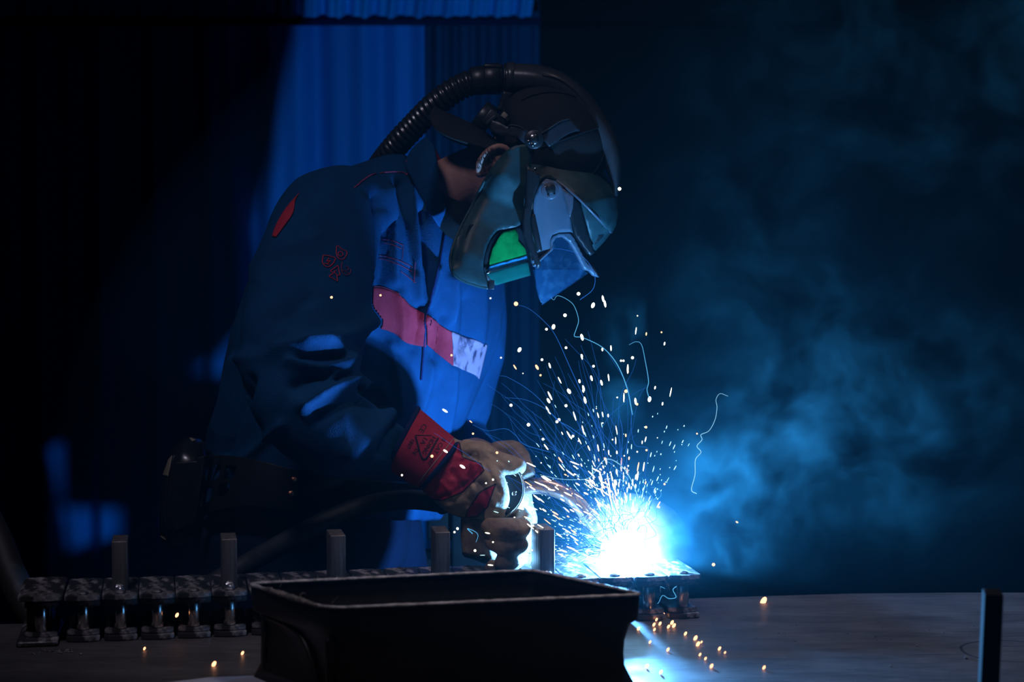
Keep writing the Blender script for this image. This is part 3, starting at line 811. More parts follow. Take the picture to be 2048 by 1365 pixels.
# hair: close cropped cap of hair at the nape, tufts as short strands
HB = bvh_of(hm)
hr = []
rr = random.Random(4)
for k in range(620):
    px, py = rr.uniform(905, 985), rr.uniform(285, 352)
    if py > 300+.55*(px-905)+4 + rr.uniform(-10, 6): continue
    h, nrm = hit(HB, px, py)
    if h is None: continue
    d = Vector((rr.uniform(-.2, .5), -.15, -1)).normalized(); ln = rr.uniform(.004, .008)
    a = h+nrm*.0005; b = a+d*ln*.6+nrm*.0008; c = a+d*ln+nrm*.0010+Vector((rr.uniform(-.002, .003), 0, 0))
    hr.append(loft(tube_rings([a, b, c], [.0004, .0003, .00015], 4, steps=4)))
hairshell = ellipsoid(hp(-.016, 0, .028), (.101, .0785, .088), HA, 36, 24)
Vh, Fh = hairshell
Vh = np.array(Vh); Fh = [f for f in Fh if (proj(Vh[list(f)].mean(0)[None])[0][0] < 2000) and (Vector(Vh[list(f)].mean(0))-HC).dot(fv) < .028 and (Vector(Vh[list(f)].mean(0))-HC).dot(cv) > (-.048 if (Vector(Vh[list(f)].mean(0))-HC).dot(fv) < -.028 else -.012)]
hr.append((Vh, Fh))
V, Fc = joinVF(hr); hair = link('hair', mesh('hair', V, Fc), M['hair'], person); tag(hair, 'short dark hair at the nape')

# ---- trousers and boots
leg = lambda keys: loft(tube_rings([Vector(k[:3]) for k in keys], [(k[3], k[3]) for k in keys], 32, steps=40))
xh = P(610, 1000, 3.6).x
tr = [leg([(xh, 3.62, 1.0, .19), (xh, 3.62, .92, .20), (xh, 3.62, .84, .19)]),
      leg([(xh-.06, 3.53, .90, .12), (xh-.07, 3.50, .70, .105), (xh-.04, 3.48, .48, .085), (xh-.10, 3.47, .25, .078), (xh-.13, 3.47, .09, .082)]),
      leg([(xh+.08, 3.74, .90, .12), (xh+.12, 3.77, .70, .105), (xh+.15, 3.78, .48, .085), (xh+.08, 3.79, .25, .078), (xh+.05, 3.79, .09, .082)])]
V, Fc = joinVF(tr); tm = remesh(V, Fc, .010, 5); V = getV(tm); N = getN(tm)
V = V + N*np.array([noise.noise(Vector((v[0]*8, v[1]*8, v[2]*3.5)))*.010 for v in V])[:, None]; setV(tm, V)
link('trousers', tm, M['trousers'], person)
for bx, by in ((xh-.13, 3.47), (xh+.05, 3.79)):
    pr = [ellipsoid((bx+.07, by, .048), (.15, .052, .046), None, 24, 14), loft(tube_rings([Vector((bx-.01, by, .03)), Vector((bx-.01, by, .16))], [.055, .05], 20, steps=8)), ellipsoid((bx+.16, by, .045), (.065, .054, .044), None, 20, 12)]
    V, Fc = joinVF(pr); me = remesh(V, Fc, .007, 3); Vb = getV(me); Vb[:, 2] = np.maximum(Vb[:, 2], .002); setV(me, Vb); link('boot', me, M['black_plastic'], person)

# ---- gloves
def fingers(keys, n=14): return loft(tube_rings([P(*k[:3]) for k in keys], [(k[3], k[3]) for k in keys], n, steps=26))
gp = [loft(tube_rings([P(845, 915, 3.188), P(885, 935, 3.178), P(925, 955, 3.168), P(960, 965, 3.163), P(985, 965, 3.163)], [(.046, .040), (.050, .040), (.060, .040), (.056, .036), (.036, .028)], 30, steps=24)),
      fingers([(925, 905, 3.163, .020), (962, 912, 3.148, .021), (1000, 930, 3.138, .0190), (1028, 935, 3.135, .0165), (1036, 920, 3.141, .0145)]),       # thumb over the handle
      fingers([(955, 935, 3.138, .020), (984, 958, 3.118, .0185), (996, 995, 3.113, .0165), (988, 1032, 3.118, .0150), (986, 1052, 3.125, .0140)]),      # index
      fingers([(948, 975, 3.133, .020), (985, 1005, 3.128, .018), (1016, 1010, 3.148, .0160), (1034, 1042, 3.168, .0150), (1030, 1060, 3.178, .0140)]),  # middle
      fingers([(935, 1000, 3.148, .020), (965, 1018, 3.163, .0175), (990, 1016, 3.188, .0150), (1005, 1030, 3.203, .0140)]),                             # ring
      fingers([(905, 1000, 3.173, .022), (935, 1020, 3.198, .0165), (965, 1022, 3.218, .0145), (985, 1020, 3.228, .0130)])]                              # little
V, Fc = joinVF(gp); gm = remesh(V, Fc, .0028, 4); V = getV(gm); N = getN(gm).copy()
V = V + N*np.array([noise.noise(Vector(v)*38)*.0028 + (1-abs(noise.noise(Vector((v[0]*30, v[1]*20, v[2]*45)))))**3*.0018 for v in V])[:, None]; Q = proj(V)
for line, w_, am in (([(905, 945), (925, 985), (900, 1005)], 6, -.005), ([(880, 960), (905, 990), (900, 1010)], 6, .004), ([(925, 925), (950, 905), (955, 950)], 5, -.004), ([(945, 930), (958, 920)], 5, .004),
                     ([(915, 905), (965, 925), (985, 960), (1000, 985)], 4, -.004), ([(860, 1000), (910, 985), (950, 950), (960, 935)], 4, -.003), ([(980, 905), (1020, 935), (1035, 915)], 6, -.003),
                     ([(940, 960), (950, 985)], 7, .005), ([(975, 975), (990, 1010)], 5, .004)): V = stroke(V, N, Q, line, w_, am, 3.268)
setV(gm, V); Q = proj(V)
red1 = [(840, 960), (850, 905), (918, 885), (925, 915), (962, 928), (968, 942), (952, 958), (925, 985), (885, 1002), (862, 1000), (848, 985)]
red2 = [(935, 1022), (960, 985), (992, 968), (985, 985), (975, 1015), (955, 1034), (930, 1036)]
sd = np.maximum(sdpoly(Q, red1), sdpoly(Q, red2))/1250; sd = np.where(N[:, 1] < .45, -sd, .02)
at = gm.attributes.new('tan', 'FLOAT', 'POINT'); at.data.foreach_set('value', sd.astype(np.float32))
glove = link('glove', gm, M['glove'], person); tag(glove, 'red and tan leather glove on the near hand')
# cuff
ck = [((816, 822), (752, 930), 3.191, .058), ((836, 818), (772, 935), 3.189, .060), ((860, 838), (800, 952), 3.185, .058), ((888, 862), (822, 966), 3.181, .054), ((916, 885), (842, 974), 3.178, .050)]
rings = []
for (a, b, Yc, hy) in [(ck[1][0], ck[1][1], ck[1][2], ck[1][3])]+ck[2:]:
    pa, pb = P(a[0], a[1], Yc), P(b[0], b[1], Yc); c = (pa+pb)/2; A = (pa-pb)/2; t_ = np.linspace(0, 2*np.pi, 64, endpoint=False)
    rings.append(np.array([tuple(c+A*math.cos(t)+Vector((0, 1, 0))*math.sin(t)*hy) for t in t_]))
D = catmull(np.array(rings).reshape(len(rings), -1), 30).reshape(30, 64, 3)
D = D + np.array([[tuple(Vector((0, -1, .3))*noise.noise(Vector(p_)*22)*.003) for p_ in r_] for r_ in D])
V, Fc = loft(list(D), False)
cuff = link('cuff', mesh('cuff', V, Fc), M['red_cloth'], glove); md = cuff.modifiers.new('t', 'SOLIDIFY'); md.thickness = .003; md.offset = 0
for rg, r_ in ((D[0], .0042), (D[-1], .0045)):
    pth = np.vstack([rg, rg[:1]]); V, Fc = loft(tube_rings(pth, [r_]*len(pth), 8, steps=len(pth)), True); link('cuff_binding', mesh('cuff_binding', V, Fc), M['navy'], glove)
CB = bvh_of(cuff.data)
G = lambda L: [(790+x/10.5, 820+y/10.5) for x, y in L]
thread('printed_mark', [G([(425, 560), (605, 1040), (895, 610)])], .0017, M['print'], CB, cuff, off=.0018)
thread('printed_mark', [G([(425, 540), (760, 555)])], .0007, M['print'], CB, cuff, off=.0018)
thread('cuff_stitching', [[(907, 878), (832, 972)]], .0007, M['beige'], CB, cuff, off=.0016)
def lettering(txt, px, py, size, ang, bvh, parent, mat, name='printed_text'):
    cu = bpy.data.curves.new(name, 'FONT'); cu.body = txt; cu.size = size; cu.align_x = 'CENTER'; cu.align_y = 'CENTER'; cu.extrude = .0; cu.resolution_u = 2
    o = bpy.data.objects.new(name, cu); COL.objects.link(o); dg = bpy.context.evaluated_depsgraph_get(); dg.update()
    me = bpy.data.meshes.new_from_object(o.evaluated_get(dg)); bpy.data.objects.remove(o)
    V = []; ca, sa = math.cos(ang), math.sin(ang); c0, n0 = hit(bvh, px, py)
    for v in me.vertices:
        x, y = v.co.x*ca - v.co.y*sa, v.co.x*sa + v.co.y*ca
        h, nr = hit(bvh, px+x*1250, py-y*1250)
        if h is None: h, nr = c0, n0
        if nr.y > 0: nr = -nr
        V.append(h+nr*.0022)
    m2 = mesh(name, V, [tuple(p_.vertices) for p_ in me.polygons]); o = link(name, m2, mat, parent, smooth=False)
    md = o.modifiers.new('t', 'SOLIDIFY'); md.thickness = .0006; return o
g = lambda x, y: (790+x/10.5, 820+y/10.5)
lettering('HDING', *g(700, 755), .0098, math.radians(-122), CB, cuff, M['print'])
lettering('1A', *g(600, 655), .0110, math.radians(-122), CB, cuff, M['print'])
lettering('1807', *g(325, 715), .0090, math.radians(-122), CB, cuff, M['print'])
lettering('DE', *g(425, 880), .0085, math.radians(-122), CB, cuff, M['print'])
lettering('CE', *g(575, 400), .0120, math.radians(-122), CB, cuff, M['print'])
lettering('II CAT', *g(925, 770), .0100, math.radians(-122), CB, cuff, M['print'])
lettering('407', *g(745, 1085), .0090, math.radians(-122), CB, cuff, M['print'])

# far hand: brown gloved fingers steadying the torch neck, palm behind
gp2 = [loft(tube_rings([P(940, 925, 3.31), P(968, 945, 3.27), P(996, 985, 3.24), P(1000, 1030, 3.225), P(996, 1085, 3.22), P(990, 1128, 3.21)], [(.044, .046), (.048, .055), (.042, .066), (.034, .085), (.030, .085), (.025, .080)], 26, steps=22)),
       fingers([(1036, 1035, 3.180, .020), (1046, 1052, 3.120, .0185), (1020, 1058, 3.085, .0180), (990, 1056, 3.085, .0165), (978, 1050, 3.100, .0140)]),
       fingers([(1030, 1075, 3.170, .019), (1040, 1088, 3.120, .0175), (1015, 1092, 3.090, .0165), (992, 1086, 3.092, .0155), (980, 1080, 3.105, .0135)]),
       fingers([(1020, 1110, 3.160, .018), (1030, 1122, 3.120, .0160), (1010, 1124, 3.095, .0155), (998, 1118, 3.100, .0135)]),
       fingers([(1010, 1125, 3.170, .016), (1005, 1138, 3.140, .0140), (988, 1136, 3.125, .0130), (980, 1130, 3.130, .0115)]),
       fingers([(975, 940, 3.205, .020), (1000, 905, 3.185, .019), (1030, 905, 3.190, .017), (1046, 930, 3.155, .0155), (1056, 955, 3.145, .0140)])]
V, Fc = joinVF(gp2); gm = remesh(V, Fc, .0030, 4); V = getV(gm); N = getN(gm)
V = V + N*np.array([noise.noise(Vector(v)*42)*.0026 for v in V])[:, None]; setV(gm, V)
at = gm.attributes.new('tan', 'FLOAT', 'POINT'); at.data.foreach_set('value', np.full(len(V), .01, np.float32))
glove2 = link('glove', gm, M['glove_brown'], person); tag(glove2, 'worn brown leather glove on the far hand')

V, Fc = loft(tube_rings([P(820, 430, 3.55), P(865, 420, 3.55), P(895, 436, 3.54), P(945, 446, 3.53)], [(.085, .075), (.080, .072), (.056, .070), (.034, .074)], 30, steps=20))  # black tube added where the neck lies in shade
gt = link('neck_gaiter', mesh('neck_gaiter', V, Fc), M['black_cloth'], person); tag(gt, 'black fabric round the neck')

# ================================================================ CAP, HELMET, HOSE
CA = [tuple(Vector((.34, 0, -.94))), (0, 1, 0), tuple(Vector((.94, 0, .34)))]
capc = hp(-.012, 0, .036)
Vc, Fk = ellipsoid(capc, (.112, .086, .100), CA, 48, 30)
Fk = [f for f in Fk if (Vector(Vc[list(f)].mean(0))-capc).dot(Vector(CA[2])) > -.052]
cap = link('cap', mesh('cap', Vc, Fk), M['cap'], person); tag(cap, 'black cap worn backwards'); md = cap.modifiers.new('t', 'SOLIDIFY'); md.thickness = .003
for ph in (0.7, 1.57, 2.5):   # panel seams
    a_ = Vector(CA[0])*math.cos(ph)+Vector(CA[1])*-math.sin(ph)
    pth = [capc + Vector(CA[2])*.101*math.cos(t)+Vector((a_.x*.1135, a_.y*.0875, a_.z*.1135))*math.sin(t) for t in np.linspace(.05, 1.75, 14)]
    tube('cap_seam', pth, .0012, M['cap'], cap, n=6)
# brim (rear facing) : curved leaf
def brim():
    Qo = catmull([(868, 214), (884, 224), (915, 238), (955, 258), (990, 282), (1012, 300)], 30)
    V, Fc = [], []
    for i, q in enumerate(Qo):
        t = i/29
        for k in range(21):
            s = -1+2*k/20; hw = .012+.078*math.sin(min(1, .12+t*1.0)*math.pi/2); drop = (s*s)*(.006+.030*math.sin(math.pi*min(1, t*.9+.15)))
            c = P(q[0], q[1], 3.5); V.append((c.x-drop*.35, 3.5+s*hw, c.z-drop*1.0))
    for i in range(29):
        for k in range(20): a = i*21+k; Fc.append((a, a+1, a+22, a+21))
    o = link('brim', mesh('brim', V, Fc), M['cap'], cap); md = o.modifiers.new('t', 'SOLIDIFY'); md.thickness = .0035
brim()

helm = empty('welding_helmet', P(1068, 278, 3.40), 'raised air-fed welding helmet with green lens and flip-up visor on the head', 'helmet')
YM = 3.50
# near cheek shield with its mirrored far side
cheek = [(1010, 305), (1030, 292), (1062, 292), (1062, 330), (1055, 378), (1050, 425), (1040, 450), (1012, 458), (994, 462), (978, 484), (969, 512), (967, 540), (974, 562), (984, 572), (975, 577), (950, 570), (922, 560), (905, 545), (902, 520), (908, 490), (922, 455), (945, 410), (968, 365), (990, 330)]
def cheek_depth(Q):
    d = polydist(Q, [(902, 520), (922, 455), (968, 365), (1000, 310)]); d2 = polydist(Q, [(902, 535), (922, 560), (975, 577)])
    s = Q[:, 1]*.93+(1010-Q[:, 0])*.37
    prof = np.interp(s, [270, 330, 378, 430, 500, 545, 600], [-.122, -.126, -.108, -.118, -.146, -.146, -.126])
    return YM+prof+.014*np.exp(-(d/14)**2)-.004*np.exp(-(d2/20)**2)
plate('cheek_shield', cheek, cheek_depth, M['shell'], helm, thick=.0035, cell=7, mirror=YM, smooth_outline=5)
# rear lip of the cheek shield turned outwards
lip = [P(x, y, float(cheek_depth(np.array([[x, y]], float))[0])) for x, y in ((1000, 318), (968, 365), (945, 410), (920, 458), (904, 500), (901, 528), (908, 549), (926, 562), (955, 572), (976, 577))]
for s in (0, 1): tube('shield_lip', [Vector((p_.x, p_.y if not s else 2*YM-p_.y, p_.z)) for p_ in lip], .0028, M['shell'], helm, n=8)
# upper shell (raised) : reaches the middle plane along its outer silhouette
sil = [(1150, 310), (1190, 340), (1218, 368), (1233, 388), (1234, 425), (1230, 450), (1222, 466)]
upper = [(1052, 300), (1075, 286), (1105, 292), (1140, 306)] + sil[1:] + [(1196, 437), (1160, 400), (1128, 372), (1112, 360), (1090, 356), (1066, 372), (1054, 400), (1052, 350)]
sh_d = lambda Q: ridge(sil, 130, .128, YM)(Q) + .00085*(385-Q[:, 1]).clip(0, 200)*np.clip(polydist(Q, sil)/90, 0, 1)
plate('upper_shell', upper, sh_d, M['shell'], helm, thick=.004, cell=7, mirror=YM)
edge = [(1113, 361), (1130, 374), (1160, 400), (1196, 437), (1222, 465)]
rd = lambda q: sh_d(q)-.002
for s in (0, 1):
    pts_ = [P(x, y, float(rd(np.array([[x, y]], float))[0])) for x, y in edge]
    tube('shell_edge', [Vector((p_.x, p_.y if not s else 2*YM-p_.y, p_.z)) for p_ in pts_], .0022, M['shell_pale'], helm, n=8)  # edge highlight of the shell, carried by a paler colour
# inner front face below the edge
sil2 = [(1222, 463), (1208, 482), (1190, 500)]
inner = [(1160, 400), (1196, 437), (1222, 463), (1208, 482), (1190, 501), (1186, 497), (1176, 460), (1166, 425), (1160, 400)]
plate('front_panel', inner[:-1], ridge(sil2, 90, .085, YM), M['shell'], helm, thick=.003, cell=6, mirror=YM)
plate('panel_slot', [(1187, 488), (1197, 470), (1208, 468), (1203, 478), (1192, 487)], lambda Q: ridge(sil2, 90, .088, YM)(Q), M['black_plastic'], helm, thick=.002, cell=4, mirror=YM)
# dark inner frame between shell and visor plate
plate('inner_frame', [(1112, 372), (1146, 392), (1160, 405), (1172, 450), (1188, 506), (1180, 512), (1150, 470), (1138, 430), (1120, 400)], lambda Q: YM-.085+.0004*(Q[:, 0]-1110), M['black_plastic'], helm, thick=.004, cell=7, mirror=YM)
plate('inner_frame', [(1052, 330), (1080, 350), (1078, 368), (1066, 400), (1060, 440), (1064, 470), (1082, 530), (1075, 538), (1060, 505), (1046, 470), (1044, 440), (1050, 400)], lambda Q: YM-.136+0*Q[:, 0], M['black_plastic'], helm, thick=.006, cell=7, mirror=YM)
# middle visor plate
mid = [(1078, 372), (1092, 358), (1112, 362), (1126, 375), (1138, 425), (1145, 466), (1140, 464), (1118, 465), (1104, 470), (1100, 478), (1100, 498), (1084, 512), (1066, 533), (1060, 505), (1059, 470), (1064, 430), (1068, 395)]
plate('visor_plate', mid, lambda Q: YM-.128+.00035*(Q[:, 0]-1060)+.00016*(Q[:, 1]-360), M['shell_pale'], helm, thick=.004, cell=7, mirror=YM)
plate('visor_plate', [(1124, 376), (1147, 392), (1146, 415), (1140, 436), (1133, 410)], lambda Q: YM-.108+0*Q[:, 0], M['shell_pale'], helm, thick=.003, cell=6, mirror=YM)
arm = [P(1064, 430, 3.372), P(1072, 470, 3.370), P(1079, 502, 3.372)]
tube('lever', arm, [.0055, .006, .005], M['black_plastic'], helm, n=10)
# raised grinding visor : frame + clear pane facing the camera side
frame = [(1100, 478), (1104, 470), (1118, 465), (1140, 464), (1150, 480), (1172, 522), (1190, 540), (1196, 555), (1186, 552), (1178, 543), (1168, 540), (1150, 505), (1138, 484), (1124, 474), (1110, 476), (1104, 486), (1104, 500), (1086, 516), (1068, 534), (1066, 530), (1084, 512), (1100, 498)]
plate('visor_frame', frame, lambda Q: YM-.112+.0006*(Q[:, 0]-1066), M['shell_pale'], helm, thick=.006, cell=5)
m = principled('tinted_visor', blotch((.02, .10, .22), (.10, .30, .50), 55, .5, .72), .12, trans=0, alpha=.30, coat=.6, bump=(40, .2, 4)); M['visor_glass'] = m
pane = [(1070, 532), (1086, 514), (1104, 500), (1104, 488), (1110, 476), (1124, 474), (1138, 484), (1150, 505), (1168, 541), (1174, 546), (1092, 604), (1085, 606), (1080, 600), (1072, 572)]
pn = plate('clear_pane', pane, lambda Q: YM-.108+.0006*(Q[:, 0]-1066), M['visor_glass'], helm, thick=.002, cell=8)
pane_far = plate('clear_pane', [(1066, 540), (1168, 540), (1160, 556), (1092, 604), (1080, 596)], lambda Q: YM+.095-.0004*(Q[:, 0]-1066), M['visor_glass'], helm, thick=.002, cell=9)
e_ = [P(1072, 572, 3.397), P(1080, 600, 3.40), P(1086, 606, 3.404), P(1092, 604, 3.41), P(1176, 546, 3.455)]
tube('pane_edge', e_, .0010, M['visor_glass'], pn, n=6)
# green filter in its dark frame, at the bottom of the cheek opening
def lens_mat():
    def base(nt, vec):
        z = nt.add('ShaderNodeSeparateXYZ'); nt.put(z.inputs[0], vec)
        n = nt.noise(vec, 34, 3)
        return nt.ramp(n, [(.35, (.004, .16, .03)), (.6, (.01, .42, .08))])
    return principled('green_filter', base, .16, metal=.35, coat=.8)
M['lens'] = lens_mat()
lens_d = lambda Q: YM-.124+.0006*(Q[:, 0]-968)
plate('filter_frame', [(967, 540), (969, 510), (980, 482), (995, 463), (1015, 457), (1042, 452), (1058, 470), (1060, 505), (1060, 552), (986, 572), (974, 560)], lambda Q: lens_d(Q)+.006, M['black_plastic'], helm, thick=.004, cell=8)
lens = plate('green_filter', [(979, 520), (985, 498), (996, 478), (1006, 464), (1030, 459), (1036, 470), (1036, 482), (1050, 498), (1053, 512), (979, 533)], lambda Q: lens_d(Q), M['lens'], helm, thick=.002, cell=8)
tag(lens, 'green glowing filter glass')
M['cover_lens'] = principled('cover_lens', (.05, .45, .85), .1, metal=.2, coat=.8)
plate('cover_lens', [(979, 533), (1053, 512), (1056, 523), (975, 546)], lambda Q: lens_d(Q)-.002, M['cover_lens'], helm, thick=.002, cell=8)  # blue reflection across the filter, coloured in as its own strip
tube('lens_rail', [P(972, 547, 3.372), P(1056, 522, 3.424)], .0016, M['chrome'], helm, n=8)
M['green_clear'] = principled('green_clear_pane', (.01, .16, .12), .12, alpha=.75, coat=.7)
plate('lower_pane', [(974, 549), (1056, 525), (1060, 551), (992, 571)], lambda Q: lens_d(Q), M['green_clear'], helm, thick=.002, cell=8)
bm = bmesh.new(); c = P(983, 570, 3.352); box_bm(bm, c, (.010, .012, .016)); bevel_bm(bm, .0015); link('latch', from_bm('latch', bm), M['black_plastic'], helm)
V, Fc = ellipsoid(P(1015, 435, 3.5), (.050, .076, .060), None, 32, 20); Vs = np.array([Vector(v)+Vector((1, 1, 1))*noise.noise(Vector(v)*30)*.003 for v in V])
link('face_seal', mesh('face_seal', Vs, Fc), M['black_cloth'], helm)  # seal filled in to keep arc light off the neck
plate('chin_seal', [(912, 520), (940, 450), (1000, 440), (1050, 440), (1056, 545), (990, 566), (975, 570), (925, 556)], lambda Q: lens_d(Q)+.016, M['black_cloth'], helm, thick=.004, cell=10, mirror=YM)  # hidden cloth plate added to stop arc light reaching the neck
# pivots
def disc(name, px, py, Y, r_, h, mat, parent, r2=None, n=28, dome=0.):
    V, Fc = cyl_part(P(px, py, Y), (0, -1, 0), r_, h, n=n, r2=r2, dome=dome); return link(name, mesh(name, V, Fc), mat, parent)
pk = disc('pivot_knob', 1068, 279, 3.368, .0165, .014, M['black_plastic'], helm)
disc('pivot_ring', 1068, 279, 3.360, .0085, .006, M['chrome'], pk); disc('pivot_screw', 1068, 279, 3.357, .0055, .006, M['black_plastic'], pk)
disc('pivot_screw', 1065, 289, 3.358, .0030, .003, M['chrome'], pk); disc('pivot_screw', 1058, 284, 3.358, .0030, .003, M['chrome'], pk)
vk = disc('visor_hinge', 1100, 381, 3.366, .0155, .006, M['shell_pale'], helm); disc('hinge_hole', 1101, 378, 3.362, .0085, .006, M['black_plastic'], vk)
for dx, dy in ((-9, -6), (9, 7), (-3, 12)): disc('hinge_screw', 1100+dx, 381+dy, 3.3625, .0016, .003, M['chrome'], vk, n=10)
disc('small_screw', 1071, 339, 3.374, .0028, .004, M['chrome'], helm, n=12)
# head straps
def strap(name, top, bottom, mat, depth, parent, thick=.0025):
    O = [tuple(q) for q in catmull(top, 24)]+[tuple(q) for q in catmull(bottom, 24)[::-1]]
    return plate(name, O, depth, mat, parent, thick=thick, cell=6, mirror=YM, bevel=0)
capd = lambda Q: YM-.094+((Q[:, 0]-1060)/150)**2*.045
strap('rear_strap', [(983, 240), (1000, 246), (1016, 254), (1020, 250), (1040, 254), (1064, 272)], [(981, 262), (1000, 270), (1020, 273), (1036, 277), (1046, 285), (1060, 290)], M['strap_plastic'], capd, helm)
strap('front_strap', [(1078, 270), (1100, 256), (1120, 243), (1138, 238), (1152, 250)], [(1098, 294), (1114, 284), (1130, 272), (1148, 264), (1160, 262)], M['strap_plastic'], capd, helm)
for ln in ([(1016, 254), (1022, 250), (1040, 254), (1056, 264), (1068, 276)], [(1078, 270), (1100, 256), (1120, 243), (1138, 238)]):
    tube('strap_edge', [P(x, y, 3.5-.097+((x-1060)/150)**2*.045) for x, y in ln], .0012, M['strap_plastic'], helm, n=6)
plate('front_band', [(1138, 238), (1152, 240), (1165, 262), (1180, 275), (1186, 295), (1196, 330), (1200, 345), (1180, 330), (1172, 300), (1160, 275)], lambda Q: YM-.07+.0012*(Q[:, 0]-1138), M['black_plastic'], helm, thick=.004, cell=7, mirror=YM)
kn = empty('ratchet_knob', P(978, 240, 3.5)); kn.parent = helm; kn.matrix_parent_inverse = Matrix.Translation(helm.location).inverted()
V, Fc = cyl_part(P(970, 236, 3.5), Vector((-.8, 0, .6)), .027, .028, n=30)
V = np.array(V); bpy.data.objects.remove(kn)
kn = link('ratchet_knob', mesh('ratchet_knob', V, Fc), M['black_plastic'], helm)
bm = bmesh.new(); box_bm(bm, P(988, 243, 3.445), (.036, .020, .030), Matrix.Rotation(.65, 3, 'Y')); bevel_bm(bm, .003); link('ratchet_housing', from_bm('ratchet_housing', bm), M['black_plastic'], helm)
bm = bmesh.new(); box_bm(bm, P(982, 240, 3.434), (.022, .003, .006), Matrix.Rotation(-.7, 3, 'Y')); bevel_bm(bm, .001); link('slot', from_bm('slot', bm), M['strap_plastic'], kn)
bm = bmesh.new(); box_bm(bm, P(1009, 231, 3.436), (.010, .010, .009), Matrix.Rotation(.7, 3, 'Y')); bevel_bm(bm, .001); link('buckle', from_bm('buckle', bm), M['beige'], helm)
# bracket to the duct
plate('duct_bracket', [(1006, 182), (1026, 186), (1022, 205), (1008, 226), (992, 220), (998, 208)], lambda Q: YM-.012+0*Q[:, 0], M['black_plastic'], helm, thick=.010, cell=6, mirror=None)
# air duct : smooth flattened tube over the crown
duct_keys = [(1008, 157, .0260, .026), (1040, 158, .0270, .030), (1080, 162, .0275, .034), (1120, 177, .0265, .036), (1160, 208, .0240, .037), (1192, 250, .0225, .037), (1215, 295, .0205, .036), (1225, 335, .0150, .036), (1230, 368, .0085, .034), (1228, 392, .006, .030)]
V, Fc = loft(tube_rings([P(a, b, 3.5) for a, b, *_ in duct_keys], [(c_, d_) for *_, c_, d_ in duct_keys], 32, steps=70))
duct = link('air_duct', mesh('air_duct', V, Fc), M['duct'], helm)
tube('duct_seam', [P(1085, 150, 3.467), P(1118, 158, 3.465), P(1150, 182, 3.465), P(1178, 218, 3.465), P(1203, 268, 3.467), P(1218, 310, 3.47)], .0018, M['duct'], duct, n=6)
for px, r_, h_, mt in ((1022, .0285, .016, 'duct'), (1010, .0265, .006, 'black_plastic')):
    V, Fc = cyl_part(P(px, 157, 3.5), Vector((1, 0, -.02)), r_, h_, n=36); link('duct_collar', mesh('duct_collar', V, Fc), M[mt], duct)

hose = empty('breathing_hose', P(860, 220, 3.5), 'ribbed black air hose rising over the shoulder behind the collar', 'hose')
# connector
for (px, py, ax, r_, h_) in ((985, 158, (1, 0, .05), .0275, .030), (1001, 157, (1, 0, .03), .0250, .010), (960, 161, (1, 0, .14), .0255, .030)):
    V, Fc = cyl_part(P(px, py, 3.5), Vector(ax), r_, h_, n=36); cn = link('hose_connector', mesh('hose_connector', V, Fc), M['black_plastic'], hose)
for k in (-1, 0, 1):
    bm = bmesh.new(); box_bm(bm, P(986, 132, 3.49+k*.011), (.030, .003, .005)); bevel_bm(bm, .001); link('grip_rib', from_bm('grip_rib', bm), M['duct'], hose)
# corrugated hose : one lathe-like tube with rings
pk_ = catmull([tuple(P(*q)) for q in ((948, 164, 3.50), (925, 172, 3.50), (895, 190, 3.505), (862, 217, 3.52), (830, 250, 3.54), (800, 282, 3.56), (768, 322, 3.60), (735, 370, 3.72), (690, 440, 3.84), (600, 560, 3.90), (520, 700, 3.86), (460, 820, 3.78), (430, 900, 3.74))], 900)
seg = np.linalg.norm(np.diff(pk_, axis=0), axis=1); s_ = np.concatenate([[0], np.cumsum(seg)])
tan = np.gradient(pk_, axis=0); tan /= np.linalg.norm(tan, axis=1)[:, None]; u = np.array((0, -1., 0)); rings = []
for i in range(900):
    u = u-tan[i]*np.dot(u, tan[i]); u /= np.linalg.norm(u); v = np.cross(tan[i], u); a = np.linspace(0, 2*np.pi, 26, endpoint=False)
    r_ = .0208+.0030*(.5+.5*math.cos(2*math.pi*s_[i]/.0112))**.7
    rings.append(pk_[i]+np.outer(np.cos(a)*r_, u)+np.outer(np.sin(a)*r_, v))
V, Fc = loft(rings); link('ribbed_tube', mesh('ribbed_tube', V, Fc), M['hose'], hose)

# ================================================================ BLOWER AND BELT
blow = empty('air_blower', P(365, 980, 3.60), 'black rounded air blower unit strapped on the welder\'s lower back', 'blower')
def bl_ring(x0, y0, x1, y1, hy, ex=3.2, Yc=3.62, n=48):
    return ringpts((x0, y0, Yc), (x1, y1, Yc), ((x0+x1)/2, (y0+y1)/2, Yc-hy), ((x0+x1)/2, (y0+y1)/2, Yc+hy), n=n, ex=ex)
keys = [(398, 878, 408, 884, .03), (372, 876, 410, 892, .07), (350, 892, 412, 915, .10), (336, 920, 412, 935, .115), (324, 965, 410, 975, .12), (317, 1020, 402, 1025, .12), (318, 1060, 394, 1060, .115), (328, 1085, 385, 1075, .09), (345, 1096, 372, 1088, .04)]
R = np.array([bl_ring(*k) for k in keys]); D = catmull(R.reshape(len(R), -1), 46).reshape(46, 48, 3)
V, Fc = loft(list(D)); link('housing', mesh('housing', V, Fc), M['blower'], blow)
BB = BVHTree.FromPolygons([Vector(v) for v in V], Fc)
cloth_patch('label_strip', [(337, 922), (345, 912)], [(327, 952), (337, 954)], M['beige'], BB, blow, nu=8, nv=12, off=.001)
cloth_patch('label_strip', [(378, 876), (404, 870)], [(384, 884), (408, 878)], M['beige'], BB, blow, nu=10, nv=6, off=.001, jump=.05)
cloth_patch('label_strip', [(322, 1072), (334, 1080)], [(326, 1082), (336, 1090)], M['beige'], BB, blow, nu=8, nv=6, off=.001)
